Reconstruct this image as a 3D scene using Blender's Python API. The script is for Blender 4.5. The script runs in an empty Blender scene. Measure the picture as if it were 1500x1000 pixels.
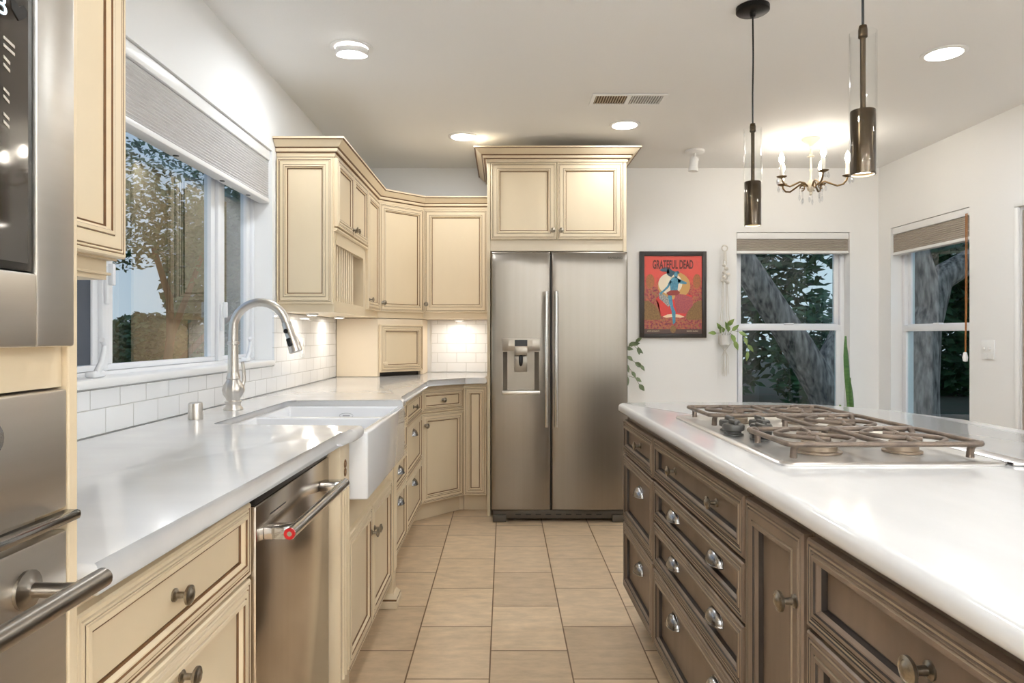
import bpy, bmesh, math, random
from mathutils import Vector, Matrix

random.seed(7)
SC = bpy.context.scene
COL = SC.collection
PI = math.pi

# ------------------------------------------------------------------ camera
cam_d = bpy.data.cameras.new('camera')
cam = bpy.data.objects.new('camera', cam_d)
COL.objects.link(cam)
cam.location = (0, 0, 1.22)
cam.rotation_euler = (PI / 2, 0, 0)
cam_d.sensor_width = 36
cam_d.lens = 24
cam_d.shift_x = 11 / 1500
cam_d.shift_y = -9 / 1500
cam_d.clip_start = 0.02
SC.camera = cam

# ------------------------------------------------------------------ exposure
SC.view_settings.view_transform = 'Standard'
SC.view_settings.look = 'None'
SC.view_settings.exposure = 0.5
SC.view_settings.gamma = 1
SC.view_settings.use_curve_mapping = False

# ------------------------------------------------------------------ sky
SKY_STRENGTH = 0.8
world = bpy.data.worlds.new('sky')
SC.world = world
world.use_nodes = True
wn = world.node_tree.nodes
wl = world.node_tree.links
wn.clear()
tcw = wn.new('ShaderNodeTexCoord')
spw = wn.new('ShaderNodeSeparateXYZ')
wl.new(tcw.outputs['Generated'], spw.inputs[0])
sky = wn.new('ShaderNodeValToRGB')              # pale horizon rising to blue
sky.color_ramp.elements[0].position = 0.0
sky.color_ramp.elements[0].color = (0.70, 0.77, 0.88, 1)
sky.color_ramp.elements[1].position = 0.6
sky.color_ramp.elements[1].color = (0.36, 0.48, 0.76, 1)
wl.new(spw.outputs[2], sky.inputs[0])
bg = wn.new('ShaderNodeBackground')
bg.inputs['Strength'].default_value = SKY_STRENGTH
wo = wn.new('ShaderNodeOutputWorld')
wl.new(sky.outputs[0], bg.inputs[0])
wl.new(bg.outputs[0], wo.inputs[0])

# lamp powers (W)
CAN_W = 8.5
ADDED_CAN_W = 3.0
PUCK_W = 0.75
PENDANT_W = 0.3
ADDED_UPLIGHT_W = 82.0

# ------------------------------------------------------------------ helpers
def srgb(r, g, b):
    def f(c):
        c /= 255.0
        return c / 12.92 if c <= 0.04045 else ((c + 0.055) / 1.055) ** 2.4
    return (f(r), f(g), f(b), 1.0)


def newmat(name):
    m = bpy.data.materials.new(name)
    m.use_nodes = True
    nt = m.node_tree
    p = nt.nodes['Principled BSDF']
    return m, nt.nodes, nt.links, p


def mat(name, col, rough=0.5, metal=0.0, var=0.0, scale=8.0, stretch=(1, 1, 1), bump=0.0, bscale=60.0,
        spec=0.5, col2=None, emit=None, estr=0.0, coat=0.0, aniso=0.0, rvar=0.0):
    m, n, l, p = newmat(name)
    p.inputs['Base Color'].default_value = col
    p.inputs['Roughness'].default_value = rough
    p.inputs['Metallic'].default_value = metal
    p.inputs['Specular IOR Level'].default_value = spec
    p.inputs['Coat Weight'].default_value = coat
    p.inputs['Anisotropic'].default_value = aniso
    if emit:
        p.inputs['Emission Color'].default_value = emit
        p.inputs['Emission Strength'].default_value = estr
    tc = n.new('ShaderNodeTexCoord')
    mp = n.new('ShaderNodeMapping')
    mp.inputs['Scale'].default_value = stretch
    l.new(tc.outputs['Object'], mp.inputs[0])
    if var or col2:
        ns = n.new('ShaderNodeTexNoise')
        ns.inputs['Scale'].default_value = scale
        ns.inputs['Detail'].default_value = 6
        l.new(mp.outputs[0], ns.inputs[0])
        mx = n.new('ShaderNodeMix')
        mx.data_type = 'RGBA'
        c2 = col2 if col2 else tuple(c * (1 - var) for c in col[:3]) + (1,)
        mx.inputs[6].default_value = col
        mx.inputs[7].default_value = c2
        rp = n.new('ShaderNodeMapRange')
        rp.inputs[1].default_value = 0.3
        rp.inputs[2].default_value = 0.7
        l.new(ns.outputs[0], rp.inputs[0])
        l.new(rp.outputs[0], mx.inputs[0])
        l.new(mx.outputs[2], p.inputs['Base Color'])
        if rvar:
            rr = n.new('ShaderNodeMapRange')
            rr.inputs[3].default_value = rough
            rr.inputs[4].default_value = rough + rvar
            l.new(ns.outputs[0], rr.inputs[0])
            l.new(rr.outputs[0], p.inputs['Roughness'])
    if bump:
        nb = n.new('ShaderNodeTexNoise')
        nb.inputs['Scale'].default_value = bscale
        nb.inputs['Detail'].default_value = 4
        l.new(mp.outputs[0], nb.inputs[0])
        b = n.new('ShaderNodeBump')
        b.inputs['Strength'].default_value = bump
        b.inputs['Distance'].default_value = 0.01
        l.new(nb.outputs[0], b.inputs['Height'])
        l.new(b.outputs[0], p.inputs['Normal'])
    return m


def tile_mat(name, c1, c2, mortar, bw, rh, msize, axes, off, rough, bump, noise=0.0, nscale=6.0, msmooth=0.1):
    """brick tiling in object space; axes picks which coordinates give the brick's length and row"""
    m, n, l, p = newmat(name)
    tc = n.new('ShaderNodeTexCoord')
    sp = n.new('ShaderNodeSeparateXYZ')
    cb = n.new('ShaderNodeCombineXYZ')
    l.new(tc.outputs['Object'], sp.inputs[0])
    for i, a in enumerate(axes):
        ad = n.new('ShaderNodeMath')
        ad.operation = 'ADD'
        ad.inputs[1].default_value = off[i]
        l.new(sp.outputs[a], ad.inputs[0])
        l.new(ad.outputs[0], cb.inputs[i])
    br = n.new('ShaderNodeTexBrick')
    br.inputs['Scale'].default_value = 1.0
    br.inputs['Brick Width'].default_value = bw
    br.inputs['Row Height'].default_value = rh
    br.inputs['Mortar Size'].default_value = msize
    br.inputs['Mortar Smooth'].default_value = msmooth
    br.inputs['Color1'].default_value = c1
    br.inputs['Color2'].default_value = c2
    br.inputs['Mortar'].default_value = mortar
    br.offset = 0.5
    l.new(cb.outputs[0], br.inputs['Vector'])
    src = br.outputs['Color']
    if noise:
        ns = n.new('ShaderNodeTexNoise')
        ns.inputs['Scale'].default_value = nscale
        ns.inputs['Detail'].default_value = 8
        ns.inputs['Roughness'].default_value = 0.65
        mpn = n.new('ShaderNodeMapping')
        mpn.inputs['Scale'].default_value = (1.0, 2.6, 1)
        l.new(tc.outputs['Object'], mpn.inputs[0])
        l.new(mpn.outputs[0], ns.inputs[0])
        rp = n.new('ShaderNodeMapRange')
        rp.inputs[1].default_value = 0.3
        rp.inputs[2].default_value = 0.7
        rp.inputs[3].default_value = 1 - noise
        rp.inputs[4].default_value = 1 + noise
        l.new(ns.outputs[0], rp.inputs[0])
        mx = n.new('ShaderNodeVectorMath')
        mx.operation = 'SCALE'
        l.new(src, mx.inputs[0])
        l.new(rp.outputs[0], mx.inputs['Scale'])
        src = mx.outputs[0]
    l.new(src, p.inputs['Base Color'])
    p.inputs['Roughness'].default_value = rough
    b = n.new('ShaderNodeBump')
    b.invert = True
    b.inputs['Strength'].default_value = bump
    b.inputs['Distance'].default_value = 0.004
    l.new(br.outputs['Fac'], b.inputs['Height'])
    l.new(b.outputs[0], p.inputs['Normal'])
    return m


def glass_mat(name, tint=(1, 1, 1, 1), boost=1.6, ior=1.5):
    """thin window glass: see-through with true grazing reflections"""
    m = bpy.data.materials.new(name)
    m.use_nodes = True
    n = m.node_tree.nodes
    l = m.node_tree.links
    n.clear()
    o = n.new('ShaderNodeOutputMaterial')
    mx = n.new('ShaderNodeMixShader')
    t = n.new('ShaderNodeBsdfTransparent')
    t.inputs[0].default_value = tint
    g = n.new('ShaderNodeBsdfGlossy')
    g.inputs['Roughness'].default_value = 0.0
    f = n.new('ShaderNodeFresnel')
    f.inputs[0].default_value = ior
    ml = n.new('ShaderNodeMath')
    ml.operation = 'MULTIPLY'
    ml.use_clamp = True
    ml.inputs[1].default_value = boost
    l.new(f.outputs[0], ml.inputs[0])
    ge = n.new('ShaderNodeNewGeometry')          # reflect once per sheet, on its outer faces
    iv = n.new('ShaderNodeMath')
    iv.operation = 'SUBTRACT'
    iv.inputs[0].default_value = 1
    l.new(ge.outputs['Backfacing'], iv.inputs[1])
    m2 = n.new('ShaderNodeMath')
    m2.operation = 'MULTIPLY'
    l.new(ml.outputs[0], m2.inputs[0])
    l.new(iv.outputs[0], m2.inputs[1])
    l.new(m2.outputs[0], mx.inputs[0])
    l.new(t.outputs[0], mx.inputs[1])
    l.new(g.outputs[0], mx.inputs[2])
    l.new(mx.outputs[0], o.inputs[0])
    return m


class B:
    """collects shapes and links them as one mesh object"""
    def __init__(s):
        s.bm = bmesh.new()

    def face(s, vs, m=0):
        try:
            f = s.bm.faces.new(vs)
            f.material_index = m
            return f
        except ValueError:
            return None

    def box(s, x0, x1, y0, y1, z0, z1, m=0, bev=0.0, seg=2, M=None):
        P = [(x0, y0, z0), (x1, y0, z0), (x1, y1, z0), (x0, y1, z0), (x0, y0, z1), (x1, y0, z1), (x1, y1, z1), (x0, y1, z1)]
        v = [s.bm.verts.new(M @ Vector(p) if M else p) for p in P]
        fs = [s.face([v[i] for i in q], m) for q in ((0, 3, 2, 1), (4, 5, 6, 7), (0, 1, 5, 4), (1, 2, 6, 5), (2, 3, 7, 6), (3, 0, 4, 7))]
        if bev:
            es = list({e for f in fs for e in f.edges})
            r = bmesh.ops.bevel(s.bm, geom=es, offset=bev, segments=seg, affect='EDGES', profile=0.5)
            for f in r['faces']:
                f.material_index = m
        return s

    def prism(s, poly, z0, z1, m=0, M=None, bev=0.0, seg=4):
        n = len(poly)
        f = (lambda p: M @ Vector(p)) if M else (lambda p: p)
        a = [s.bm.verts.new(f((p[0], p[1], z0))) for p in poly]
        b = [s.bm.verts.new(f((p[0], p[1], z1))) for p in poly]
        fb = s.face(a[::-1], m)
        ft = s.face(b, m)
        for i in range(n):
            j = (i + 1) % n
            s.face([a[i], a[j], b[j], b[i]], m)
        if bev:
            es = list(fb.edges) + list(ft.edges)
            r = bmesh.ops.bevel(s.bm, geom=es, offset=bev, segments=seg, affect='EDGES', profile=0.5)
            for q in r['faces']:
                q.material_index = m
        return s

    def lathe(s, prof, seg=24, m=0, M=None, flute=None):
        M = M or Matrix.Identity(4)
        rings = []
        for (r, z) in prof:
            if r < 1e-6:
                rings.append([s.bm.verts.new(M @ Vector((0, 0, z)))])
            else:
                rg = []
                for k in range(seg):
                    a = 2 * PI * k / seg
                    rr = r * (1 + (flute[1] * math.cos(flute[0] * a) if flute and flute[2] < z < flute[3] else 0))
                    rg.append(s.bm.verts.new(M @ Vector((rr * math.cos(a), rr * math.sin(a), z))))
                rings.append(rg)
        for a, b in zip(rings, rings[1:]):
            if len(a) == 1 and len(b) == 1:
                continue
            for k in range(seg):
                k2 = (k + 1) % seg
                if len(a) == 1:
                    s.face([a[0], b[k2], b[k]], m)
                elif len(b) == 1:
                    s.face([a[k], a[k2], b[0]], m)
                else:
                    s.face([a[k], a[k2], b[k2], b[k]], m)
        return s

    def tube(s, pts, r, seg=10, m=0, closed=False, cap=True):
        pts = [Vector(p) for p in pts]
        n = len(pts)
        rs = r if isinstance(r, (list, tuple)) else [r] * n
        up = None
        rings = []
        for i in range(n):
            if closed:
                t = pts[(i + 1) % n] - pts[i - 1]
            else:
                t = pts[min(i + 1, n - 1)] - pts[max(i - 1, 0)]
            t.normalize()
            if up is None:
                up = Vector((0, 0, 1)) if abs(t.z) < 0.9 else Vector((1, 0, 0))
            x = t.cross(up)
            if x.length < 1e-5:
                x = t.orthogonal()
            x.normalize()
            up = x.cross(t).normalized()
            rings.append([s.bm.verts.new(pts[i] + rs[i] * (math.cos(2 * PI * k / seg) * x + math.sin(2 * PI * k / seg) * up)) for k in range(seg)])
        m_ = n if closed else n - 1
        for i in range(m_):
            a, b = rings[i], rings[(i + 1) % n]
            for k in range(seg):
                k2 = (k + 1) % seg
                s.face([a[k], b[k], b[k2], a[k2]], m)
        if cap and not closed:
            s.face(rings[0], m)
            s.face(rings[-1][::-1], m)
        return s

    def panel(s, x0, x1, z0, z1, rings, y=0.0, M=None):
        """a framed panel in the xz plane facing -y: rings = (inset, height, material)"""
        def R(ins, h):
            P = [(x0 + ins, z0 + ins), (x1 - ins, z0 + ins), (x1 - ins, z1 - ins), (x0 + ins, z1 - ins)]
            return [s.bm.verts.new((M @ Vector((a, y - h, b))) if M else (a, y - h, b)) for a, b in P]
        prev = R(rings[0][0], rings[0][1])
        s.face(prev[::-1], 0)
        for (ins, h, m) in rings[1:]:
            cur = R(ins, h)
            for k in range(4):
                k2 = (k + 1) % 4
                s.face([prev[k], prev[k2], cur[k2], cur[k]], m)
            prev = cur
        s.face(prev, rings[-1][2] if len(rings[-1]) < 4 else rings[-1][3])
        return s

    def sweep(s, path, prof, m=0, closed=False, ms=None):
        """moulding along a 2D path; prof = (outward, z), outward is to the right of travel"""
        n = len(path)
        P = [Vector(p) for p in path]
        def nrm(a, b):
            d = (b - a).normalized()
            return Vector((d.y, -d.x))
        offs = []
        for i in range(n):
            if closed:
                n1, n2 = nrm(P[i - 1], P[i]), nrm(P[i], P[(i + 1) % n])
            else:
                n1 = nrm(P[max(i - 1, 0)], P[max(i, 1)])
                n2 = nrm(P[min(i, n - 2)], P[min(i + 1, n - 1)])
            b = (n1 + n2)
            b /= max(0.3, b.length_squared / 2)
            offs.append(b)
        rings = [[s.bm.verts.new((P[i].x + offs[i].x * o, P[i].y + offs[i].y * o, z)) for (o, z) in prof] for i in range(n)]
        for i in range(n if closed else n - 1):
            a, b = rings[i], rings[(i + 1) % n]
            for k in range(len(prof)):
                k2 = (k + 1) % len(prof)
                s.face([a[k], b[k], b[k2], a[k2]], ms[k] if ms else m)
        if not closed:
            s.face(rings[0], m)
            s.face(rings[-1][::-1], m)
        return s

    def leaf(s, base, d, nrm, L, W, m=0, droop=0.15, seg=4):
        d = Vector(d).normalized()
        side = d.cross(Vector(nrm))
        if side.length < 1e-4:
            side = d.orthogonal()
        side.normalize()
        up = side.cross(d).normalized()
        prev = None
        for i in range(seg + 1):
            t = i / seg
            w = W * math.sin(PI * min(0.98, max(0.03, t)) ** 0.8)
            c = Vector(base) + d * L * t - up * droop * L * t * t
            row = [s.bm.verts.new(c - side * w * 0.5 + up * w * 0.12), s.bm.verts.new(c), s.bm.verts.new(c + side * w * 0.5 + up * w * 0.12)]
            if prev:
                for k in range(2):
                    s.face([prev[k], prev[k + 1], row[k + 1], row[k]], m)
            prev = row
        return s

    def obj(s, name, mats, parent=None, smooth=None, loc=None, rotz=None, solid=0.0):
        bm = s.bm
        bmesh.ops.recalc_face_normals(bm, faces=bm.faces[:])
        if smooth:
            lim = math.radians(smooth)
            for f in bm.faces:
                f.smooth = True
            for e in bm.edges:
                if len(e.link_faces) == 2 and e.calc_face_angle(0) > lim:
                    e.smooth = False
        me = bpy.data.meshes.new(name)
        bm.to_mesh(me)
        bm.free()
        for m in (mats if isinstance(mats, (list, tuple)) else [mats]):
            me.materials.append(m)
        o = bpy.data.objects.new(name, me)
        COL.objects.link(o)
        if parent:
            o.parent = parent
        if loc:
            o.location = loc
        if rotz is not None:
            o.rotation_euler = (0, 0, rotz)
        return o


def tag(o, label, cat, group=None, kind=None):
    o['label'] = label
    o['category'] = cat
    if group:
        o['group'] = group
    if kind:
        o['kind'] = kind
    return o


def thing(name, label, cat, loc=(0, 0, 0), rotz=0.0, group=None):
    o = bpy.data.objects.new(name, None)
    o.empty_display_size = 0.1
    COL.objects.link(o)
    o.location = loc
    o.rotation_euler = (0, 0, rotz)
    return tag(o, label, cat, group)


def struct(o, label, cat):
    return tag(o, label, cat, kind='structure')


def text_obj(name, body, size, m, parent, loc, rot, depth=0.0008, sx=1.0, align='CENTER', sz=None, bold=0.0):
    cu = bpy.data.curves.new(name, 'FONT')
    cu.body = body
    cu.size = size
    cu.extrude = depth
    cu.offset = bold
    cu.align_x = align
    cu.align_y = 'CENTER'
    t = bpy.data.objects.new(name, cu)
    COL.objects.link(t)
    dg = bpy.context.evaluated_depsgraph_get()
    me = bpy.data.meshes.new_from_object(t.evaluated_get(dg))
    COL.objects.unlink(t)
    bpy.data.objects.remove(t)
    o = bpy.data.objects.new(name, me)
    me.materials.clear()
    me.materials.append(m)
    COL.objects.link(o)
    o.parent = parent
    o.location = loc
    o.rotation_euler = rot
    o.scale = (sx, sz if sz else 1.0, 1)
    return o


def area_light(name, loc, power, size, col=(1, 0.95, 0.88), rot=(0, 0, 0), parent=None, spread=PI):
    d = bpy.data.lights.new(name, 'AREA')
    d.shape = 'DISK'
    d.size = size
    d.energy = power
    d.color = col
    d.spread = spread
    o = bpy.data.objects.new(name, d)
    COL.objects.link(o)
    o.location = loc
    o.rotation_euler = rot
    if parent:
        o.parent = parent
    return o


def point_light(name, loc, power, radius, col=(1, 0.9, 0.75), parent=None):
    d = bpy.data.lights.new(name, 'POINT')
    d.energy = power
    d.shadow_soft_size = radius
    d.color = col
    o = bpy.data.objects.new(name, d)
    COL.objects.link(o)
    o.location = loc
    if parent:
        o.parent = parent
    return o


# ------------------------------------------------------------------ materials
WHITE = mat('wall_paint', srgb(245, 245, 244), 0.6, bump=0.06, bscale=180)
CEIL = mat('ceiling_paint', srgb(244, 244, 243), 0.7, bump=0.05, bscale=160)
TRIMW = mat('trim_paint', srgb(243, 243, 242), 0.35)
VINYL = mat('white_vinyl', srgb(240, 242, 245), 0.3)
CREAM = mat('cream_paint', srgb(229, 210, 178), 0.38, var=0.05, scale=5, stretch=(1, 1, 0.3))
GLAZE = mat('brown_glaze', srgb(126, 88, 50), 0.45, var=0.3, scale=30)
CREAMLT = mat('cream_plain', srgb(232, 215, 189), 0.45)
BROWN = mat('dark_stained_wood', srgb(120, 101, 84), 0.36, col2=srgb(98, 81, 66), scale=14, stretch=(1, 1, 0.12))
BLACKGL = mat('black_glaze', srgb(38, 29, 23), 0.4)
RUB = mat('rubbed_edge', srgb(142, 124, 102), 0.38)
QUARTZ = mat('white_quartz', srgb(221, 220, 219), 0.13, col2=srgb(213, 212, 211), scale=4, stretch=(1, 2.5, 1), coat=0.2)
STEEL = mat('brushed_steel', srgb(148, 141, 132), 0.30, 1.0, col2=srgb(144, 137, 128), scale=40, stretch=(1, 1, 0.02), aniso=0.5)
STEELH = mat('brushed_steel_flat', srgb(218, 213, 206), 0.34, 1.0, col2=srgb(212, 207, 199), scale=40, stretch=(0.02, 0.02, 1))
CHROME = mat('chrome', srgb(205, 206, 208), 0.12, 1.0)
NICKEL = mat('satin_nickel', srgb(200, 198, 195), 0.25, 1.0)
PEWTER = mat('antique_pewter', srgb(178, 168, 152), 0.32, 1.0, col2=srgb(120, 110, 96), scale=60)
PULL = mat('aged_nickel_pull', srgb(190, 190, 192), 0.24, 1.0, col2=srgb(130, 128, 126), scale=25)
BLACK = mat('black_plastic', srgb(18, 18, 18), 0.35)
BLACKM = mat('black_metal', srgb(22, 20, 18), 0.4, 0.6)
DARKGL = mat('dark_glass', srgb(52, 46, 40), 0.06, spec=0.8, coat=0.6)
BRONZE = mat('smoked_bronze', srgb(74, 62, 46), 0.22, 1.0)
CERAMIC = mat('white_fireclay', srgb(240, 240, 241), 0.1, coat=0.5)
IRON = mat('cast_iron_grate', srgb(132, 116, 102), 0.42, 0.5, col2=srgb(96, 84, 75), scale=30, bump=0.1, bscale=200)
COOKST = mat('cooktop_steel', srgb(222, 220, 218), 0.3, 1.0)
BURN = mat('burner_cap_grey', srgb(150, 134, 116), 0.4, 0.6)
KNOBGR = mat('grey_knob', srgb(74, 72, 68), 0.4, 0.2)
BRASS = mat('antique_brass', srgb(128, 106, 76), 0.4, 1.0)
ROPE = mat('cotton_rope', srgb(226, 222, 214), 0.85, bump=0.4, bscale=250)
POT = mat('white_ceramic_pot', srgb(232, 232, 230), 0.3)
LEAFG = mat('pothos_leaf', srgb(96, 128, 66), 0.45, col2=srgb(150, 172, 96), scale=18)
LEAFD = mat('grey_green_leaf', srgb(92, 110, 78), 0.5, col2=srgb(130, 144, 110), scale=18)
SNAKE = mat('snake_leaf', srgb(62, 104, 52), 0.4, col2=srgb(96, 132, 66), scale=26, stretch=(0.5, 0.5, 2))
STEM = mat('brown_stem', srgb(98, 88, 58), 0.6)
BLIND = mat('grey_woven_shade', srgb(228, 227, 226), 0.8, col2=srgb(202, 201, 200), scale=12, stretch=(1, 0.6, 40))
BLINDT = mat('taupe_woven_shade', srgb(190, 182, 172), 0.8, col2=srgb(160, 150, 140), scale=12, stretch=(1, 1, 40))
SCREENM = mat('window_screen_mesh', srgb(78, 84, 94), 0.7)
DOORTAN = mat('taupe_door_paint', srgb(156, 146, 134), 0.5)
LENS = mat('lamp_lens', srgb(255, 250, 242), 0.5, emit=(1, 0.97, 0.92, 1), estr=6.0)
BULBM = mat('warm_bulb', srgb(255, 244, 225), 0.5, emit=(1, 0.9, 0.76, 1), estr=45.0)
CANDLE = mat('white_candle_sleeve', srgb(245, 240, 228), 0.5)
RED = mat('red_enamel', srgb(190, 22, 28), 0.25, coat=0.5)
DRAIN = mat('drain_grey', srgb(175, 175, 176), 0.4)
FRAMEBK = mat('dark_frame_wood', srgb(46, 38, 33), 0.4)
GLASSW = glass_mat('window_glass', (0.86, 0.92, 0.92, 1), 2.8)
GLASSR = glass_mat('window_glass_clear', (0.84, 0.92, 0.90, 1), 1.5)
GLASSP = glass_mat('clear_glass', (0.99, 0.995, 0.995, 1), 0.9)
CRYSTAL = glass_mat('crystal_glass', (0.92, 0.93, 0.95, 1), 2.5, 1.7)
BARK = mat('oak_bark', srgb(196, 182, 168), 0.9, col2=srgb(70, 62, 58), scale=24, stretch=(1.0, 1.0, 0.22), bump=1.0, bscale=40)
BARKB = mat('brown_bark', srgb(134, 92, 62), 0.9, col2=srgb(92, 64, 46), scale=10, stretch=(1, 1, 0.2), bump=0.5)
FOLI = mat('dark_foliage', srgb(84, 126, 70), 0.6, col2=srgb(36, 74, 52), scale=3)
FOLI2 = mat('light_foliage', srgb(96, 128, 72), 0.6, col2=srgb(54, 88, 56), scale=3)
EARTH = mat('garden_earth', srgb(70, 76, 52), 0.9, col2=srgb(88, 74, 56), scale=2)
FENCE = mat('weathered_fence', srgb(110, 88, 68), 0.8, col2=srgb(84, 66, 52), scale=6, stretch=(4, 4, 0.3))
FLOORM = tile_mat('beige_floor_tile', srgb(214, 189, 156), srgb(196, 171, 140), srgb(112, 82, 50),
                  0.435, 0.2977, 0.0028, (1, 0), (0.185, 0.0536 + 0.2977 * 20), 0.34, 0.25, 0.17, 9.0)
SUBL = tile_mat('subway_tile_side', srgb(241, 242, 243), srgb(236, 237, 238), srgb(205, 205, 203),
                0.152, 0.0757, 0.0022, (1, 2), (0.03, -0.93 + 0.0757 * 20), 0.09, 0.55, msmooth=0.6)
SUBB = tile_mat('subway_tile_back', srgb(241, 242, 243), srgb(236, 237, 238), srgb(205, 205, 203),
                0.152, 0.0757, 0.0022, (0, 2), (2.05, -0.93 + 0.0757 * 20), 0.09, 0.55, msmooth=0.6)

# ------------------------------------------------------------------ room
XL, XR, YB, YR, ZC = -1.19, 2.96, 5.40, -3.2, 2.542
T = 0.16
b = B()
b.box(XL - T, XR + T, YR - T, YB + T, -0.1, 0)
struct(b.obj('floor', FLOORM), 'beige stone-look tile floor laid in a running bond', 'floor')
b = B()
b.box(XL - T, XR + T, YR - T, YB + T, ZC, ZC + 0.1)
struct(b.obj('ceiling', CEIL), 'flat white ceiling with recessed lights', 'ceiling')


def wall_x(name, x0, x1, ops, label):
    """wall running along y with openings (y0,y1,z0,z1)"""
    b = B()
    y = YR - T
    for (a, c, z0, z1) in sorted(ops):
        b.box(x0, x1, y, a, 0, ZC)
        if z0 > 0:
            b.box(x0, x1, a, c, 0, z0)
        b.box(x0, x1, a, c, z1, ZC)
        y = c
    b.box(x0, x1, y, YB + T, 0, ZC)
    return struct(b.obj(name, WHITE), label, 'wall')


LW = (1.56, 3.50, 1.065, 2.165)      # left window opening
RW = (4.346, 5.23, 0.50, 2.04)       # right window opening
DW = (3.02, 3.912, 0.0, 1.955)         # right door opening
BW = (1.836, 2.732, 0.50, 2.035)     # back window opening
wall_x('wall_left', XL - T, XL, [LW], 'white left wall around the long sink window')
wall_x('wall_right', XR, XR + T, [RW, DW], 'white right wall with a tall window and a doorway')
b = B()
b.box(XL, BW[0], YB, YB + T, 0, ZC)
b.box(BW[0], BW[1], YB, YB + T, 0, BW[2])
b.box(BW[0], BW[1], YB, YB + T, BW[3], ZC)
b.box(BW[1], XR, YB, YB + T, 0, ZC)
struct(b.obj('wall_back', WHITE), 'white back wall with poster and window', 'wall')
b = B()
b.box(XL, XR, YR - T, YR, 0, ZC)
struct(b.obj('wall_rear', WHITE), 'white wall behind the viewer', 'wall')

# baseboards
b = B()
b.box(0.9, XR - 0.001, YB - 0.016, YB - 0.001, 0.001, 0.11, bev=0.004)
struct(b.obj('baseboard_back', TRIMW), 'white baseboard along the back wall', 'baseboard')
b = B()
b.box(XR - 0.016, XR - 0.001, 4.02, YB - 0.02, 0.001, 0.11, bev=0.004)
struct(b.obj('baseboard_right', TRIMW), 'white baseboard along the right wall', 'baseboard')

# backsplash tiles
b = B()
b.box(XL, XL + 0.009, 0.86, 4.785, 0.931, 1.062)
b.box(XL, XL + 0.009, LW[1] + 0.0, 4.785, 1.062, 1.338)
struct(b.obj('trim_1', SUBL), 'white subway tile backsplash along the left wall', 'backsplash')
b = B()
b.box(-0.575, -0.122, YB - 0.009, YB, 0.931, 1.338)
struct(b.obj('trim_2', SUBB), 'white subway tile backsplash on the back wall beside the refrigerator', 'backsplash')

# ------------------------------------------------------------------ windows
def latch(parent, M, name='sash_lock'):
    b = B()
    b.box(-0.012, 0.012, -0.012, 0, -0.06, 0.06, bev=0.004, M=M)
    b.box(-0.008, 0.008, -0.03, -0.012, 0.0, 0.07, bev=0.004, M=M)
    return b.obj(name, VINYL, parent, smooth=40)


def crank(parent, M):
    b = B()
    b.box(-0.03, 0.03, -0.03, 0.0, 0, 0.02, bev=0.006, M=M)
    pts = [M @ Vector(p) for p in ((0, -0.02, 0.015), (0.004, -0.03, 0.045), (0.012, -0.032, 0.075), (0.02, -0.03, 0.10))]
    b.tube(pts, [0.011, 0.009, 0.008, 0.007], 8)
    pts = [M @ Vector(p) for p in ((0.02, -0.03, 0.098), (-0.004, -0.036, 0.112))]
    b.tube(pts, 0.008, 8)
    return b.obj('crank_handle', VINYL, parent, smooth=50)


w1 = struct(thing('window_1', '', 'window', (XL - 0.09, LW[0], LW[2])), 'long white casement window over the sink', 'window')
O = Vector(w1.location)
def lbox(b, y0, y1, z0, z1, d0=-0.05, d1=0.0, bev=0.004):
    """world y/z box on the left window plane, local to w1"""
    b.box(d0, d1, y0 - O.y, y1 - O.y, z0 - O.z, z1 - O.z, bev=bev)
b = B()
lbox(b, LW[0] + .001, LW[1] - .001, 1.066, 1.105)
lbox(b, LW[0] + .001, LW[1] - .001, 2.13, 2.164)
lbox(b, LW[0] + .001, LW[0] + 0.045, 1.105, 2.13)
lbox(b, LW[1] - 0.03, LW[1] - .001, 1.105, 2.13)
lbox(b, 2.175, 2.205, 1.105, 2.13)
lbox(b, 3.055, 3.105, 1.105, 2.13)
b.obj('frame', VINYL, w1, smooth=40)
for (y0, y1, st, nm) in ((1.61, 2.172, 0.03, 'sash'), (2.208, 3.052, 0.045, 'sash'), (3.108, 3.467, 0.045, 'sash')):
    b = B()
    d = -0.012
    lbox(b, y0, y1, 1.106, 1.126, -0.045, d)
    lbox(b, y0, y1, 2.10, 2.129, -0.045, d)
    lbox(b, y0, y0 + st, 1.126, 2.10, -0.045, d)
    lbox(b, y1 - st, y1, 1.126, 2.10, -0.045, d)
    sh = b.obj(nm, VINYL, w1, smooth=40)
    b = B()
    lbox(b, y0 + st - .004, y1 - st + .004, 1.122, 2.104, -0.032, -0.028, 0)
    b.obj('pane', GLASSW, sh)
b = B()                                                        # insect screen of the near casement
lbox(b, 1.642, 2.14, 1.128, 2.098, -0.020, -0.018, 0)
scr = b.obj('insect_screen', SCREENM, w1)
b = B()
lbox(b, LW[0] + 0.002, LW[1] - 0.002, 1.066, 1.094, 0.002, 0.108, 0.008)
b.obj('sill', TRIMW, w1, smooth=40)
latch(w1, Matrix.Translation((0.0, 2.19 - O.y, 1.38 - O.z)) @ Matrix.Rotation(PI / 2, 4, 'Z'))
latch(w1, Matrix.Translation((0.0, 3.08 - O.y, 1.30 - O.z)) @ Matrix.Rotation(PI / 2, 4, 'Z'))
crank(w1, Matrix.Translation((0.055, 2.02 - O.y, 1.095 - O.z)) @ Matrix.Rotation(PI / 2, 4, 'Z'))
crank(w1, Matrix.Translation((0.03, 3.26 - O.y, 1.095 - O.z)) @ Matrix.Rotation(PI / 2, 4, 'Z'))


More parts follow.
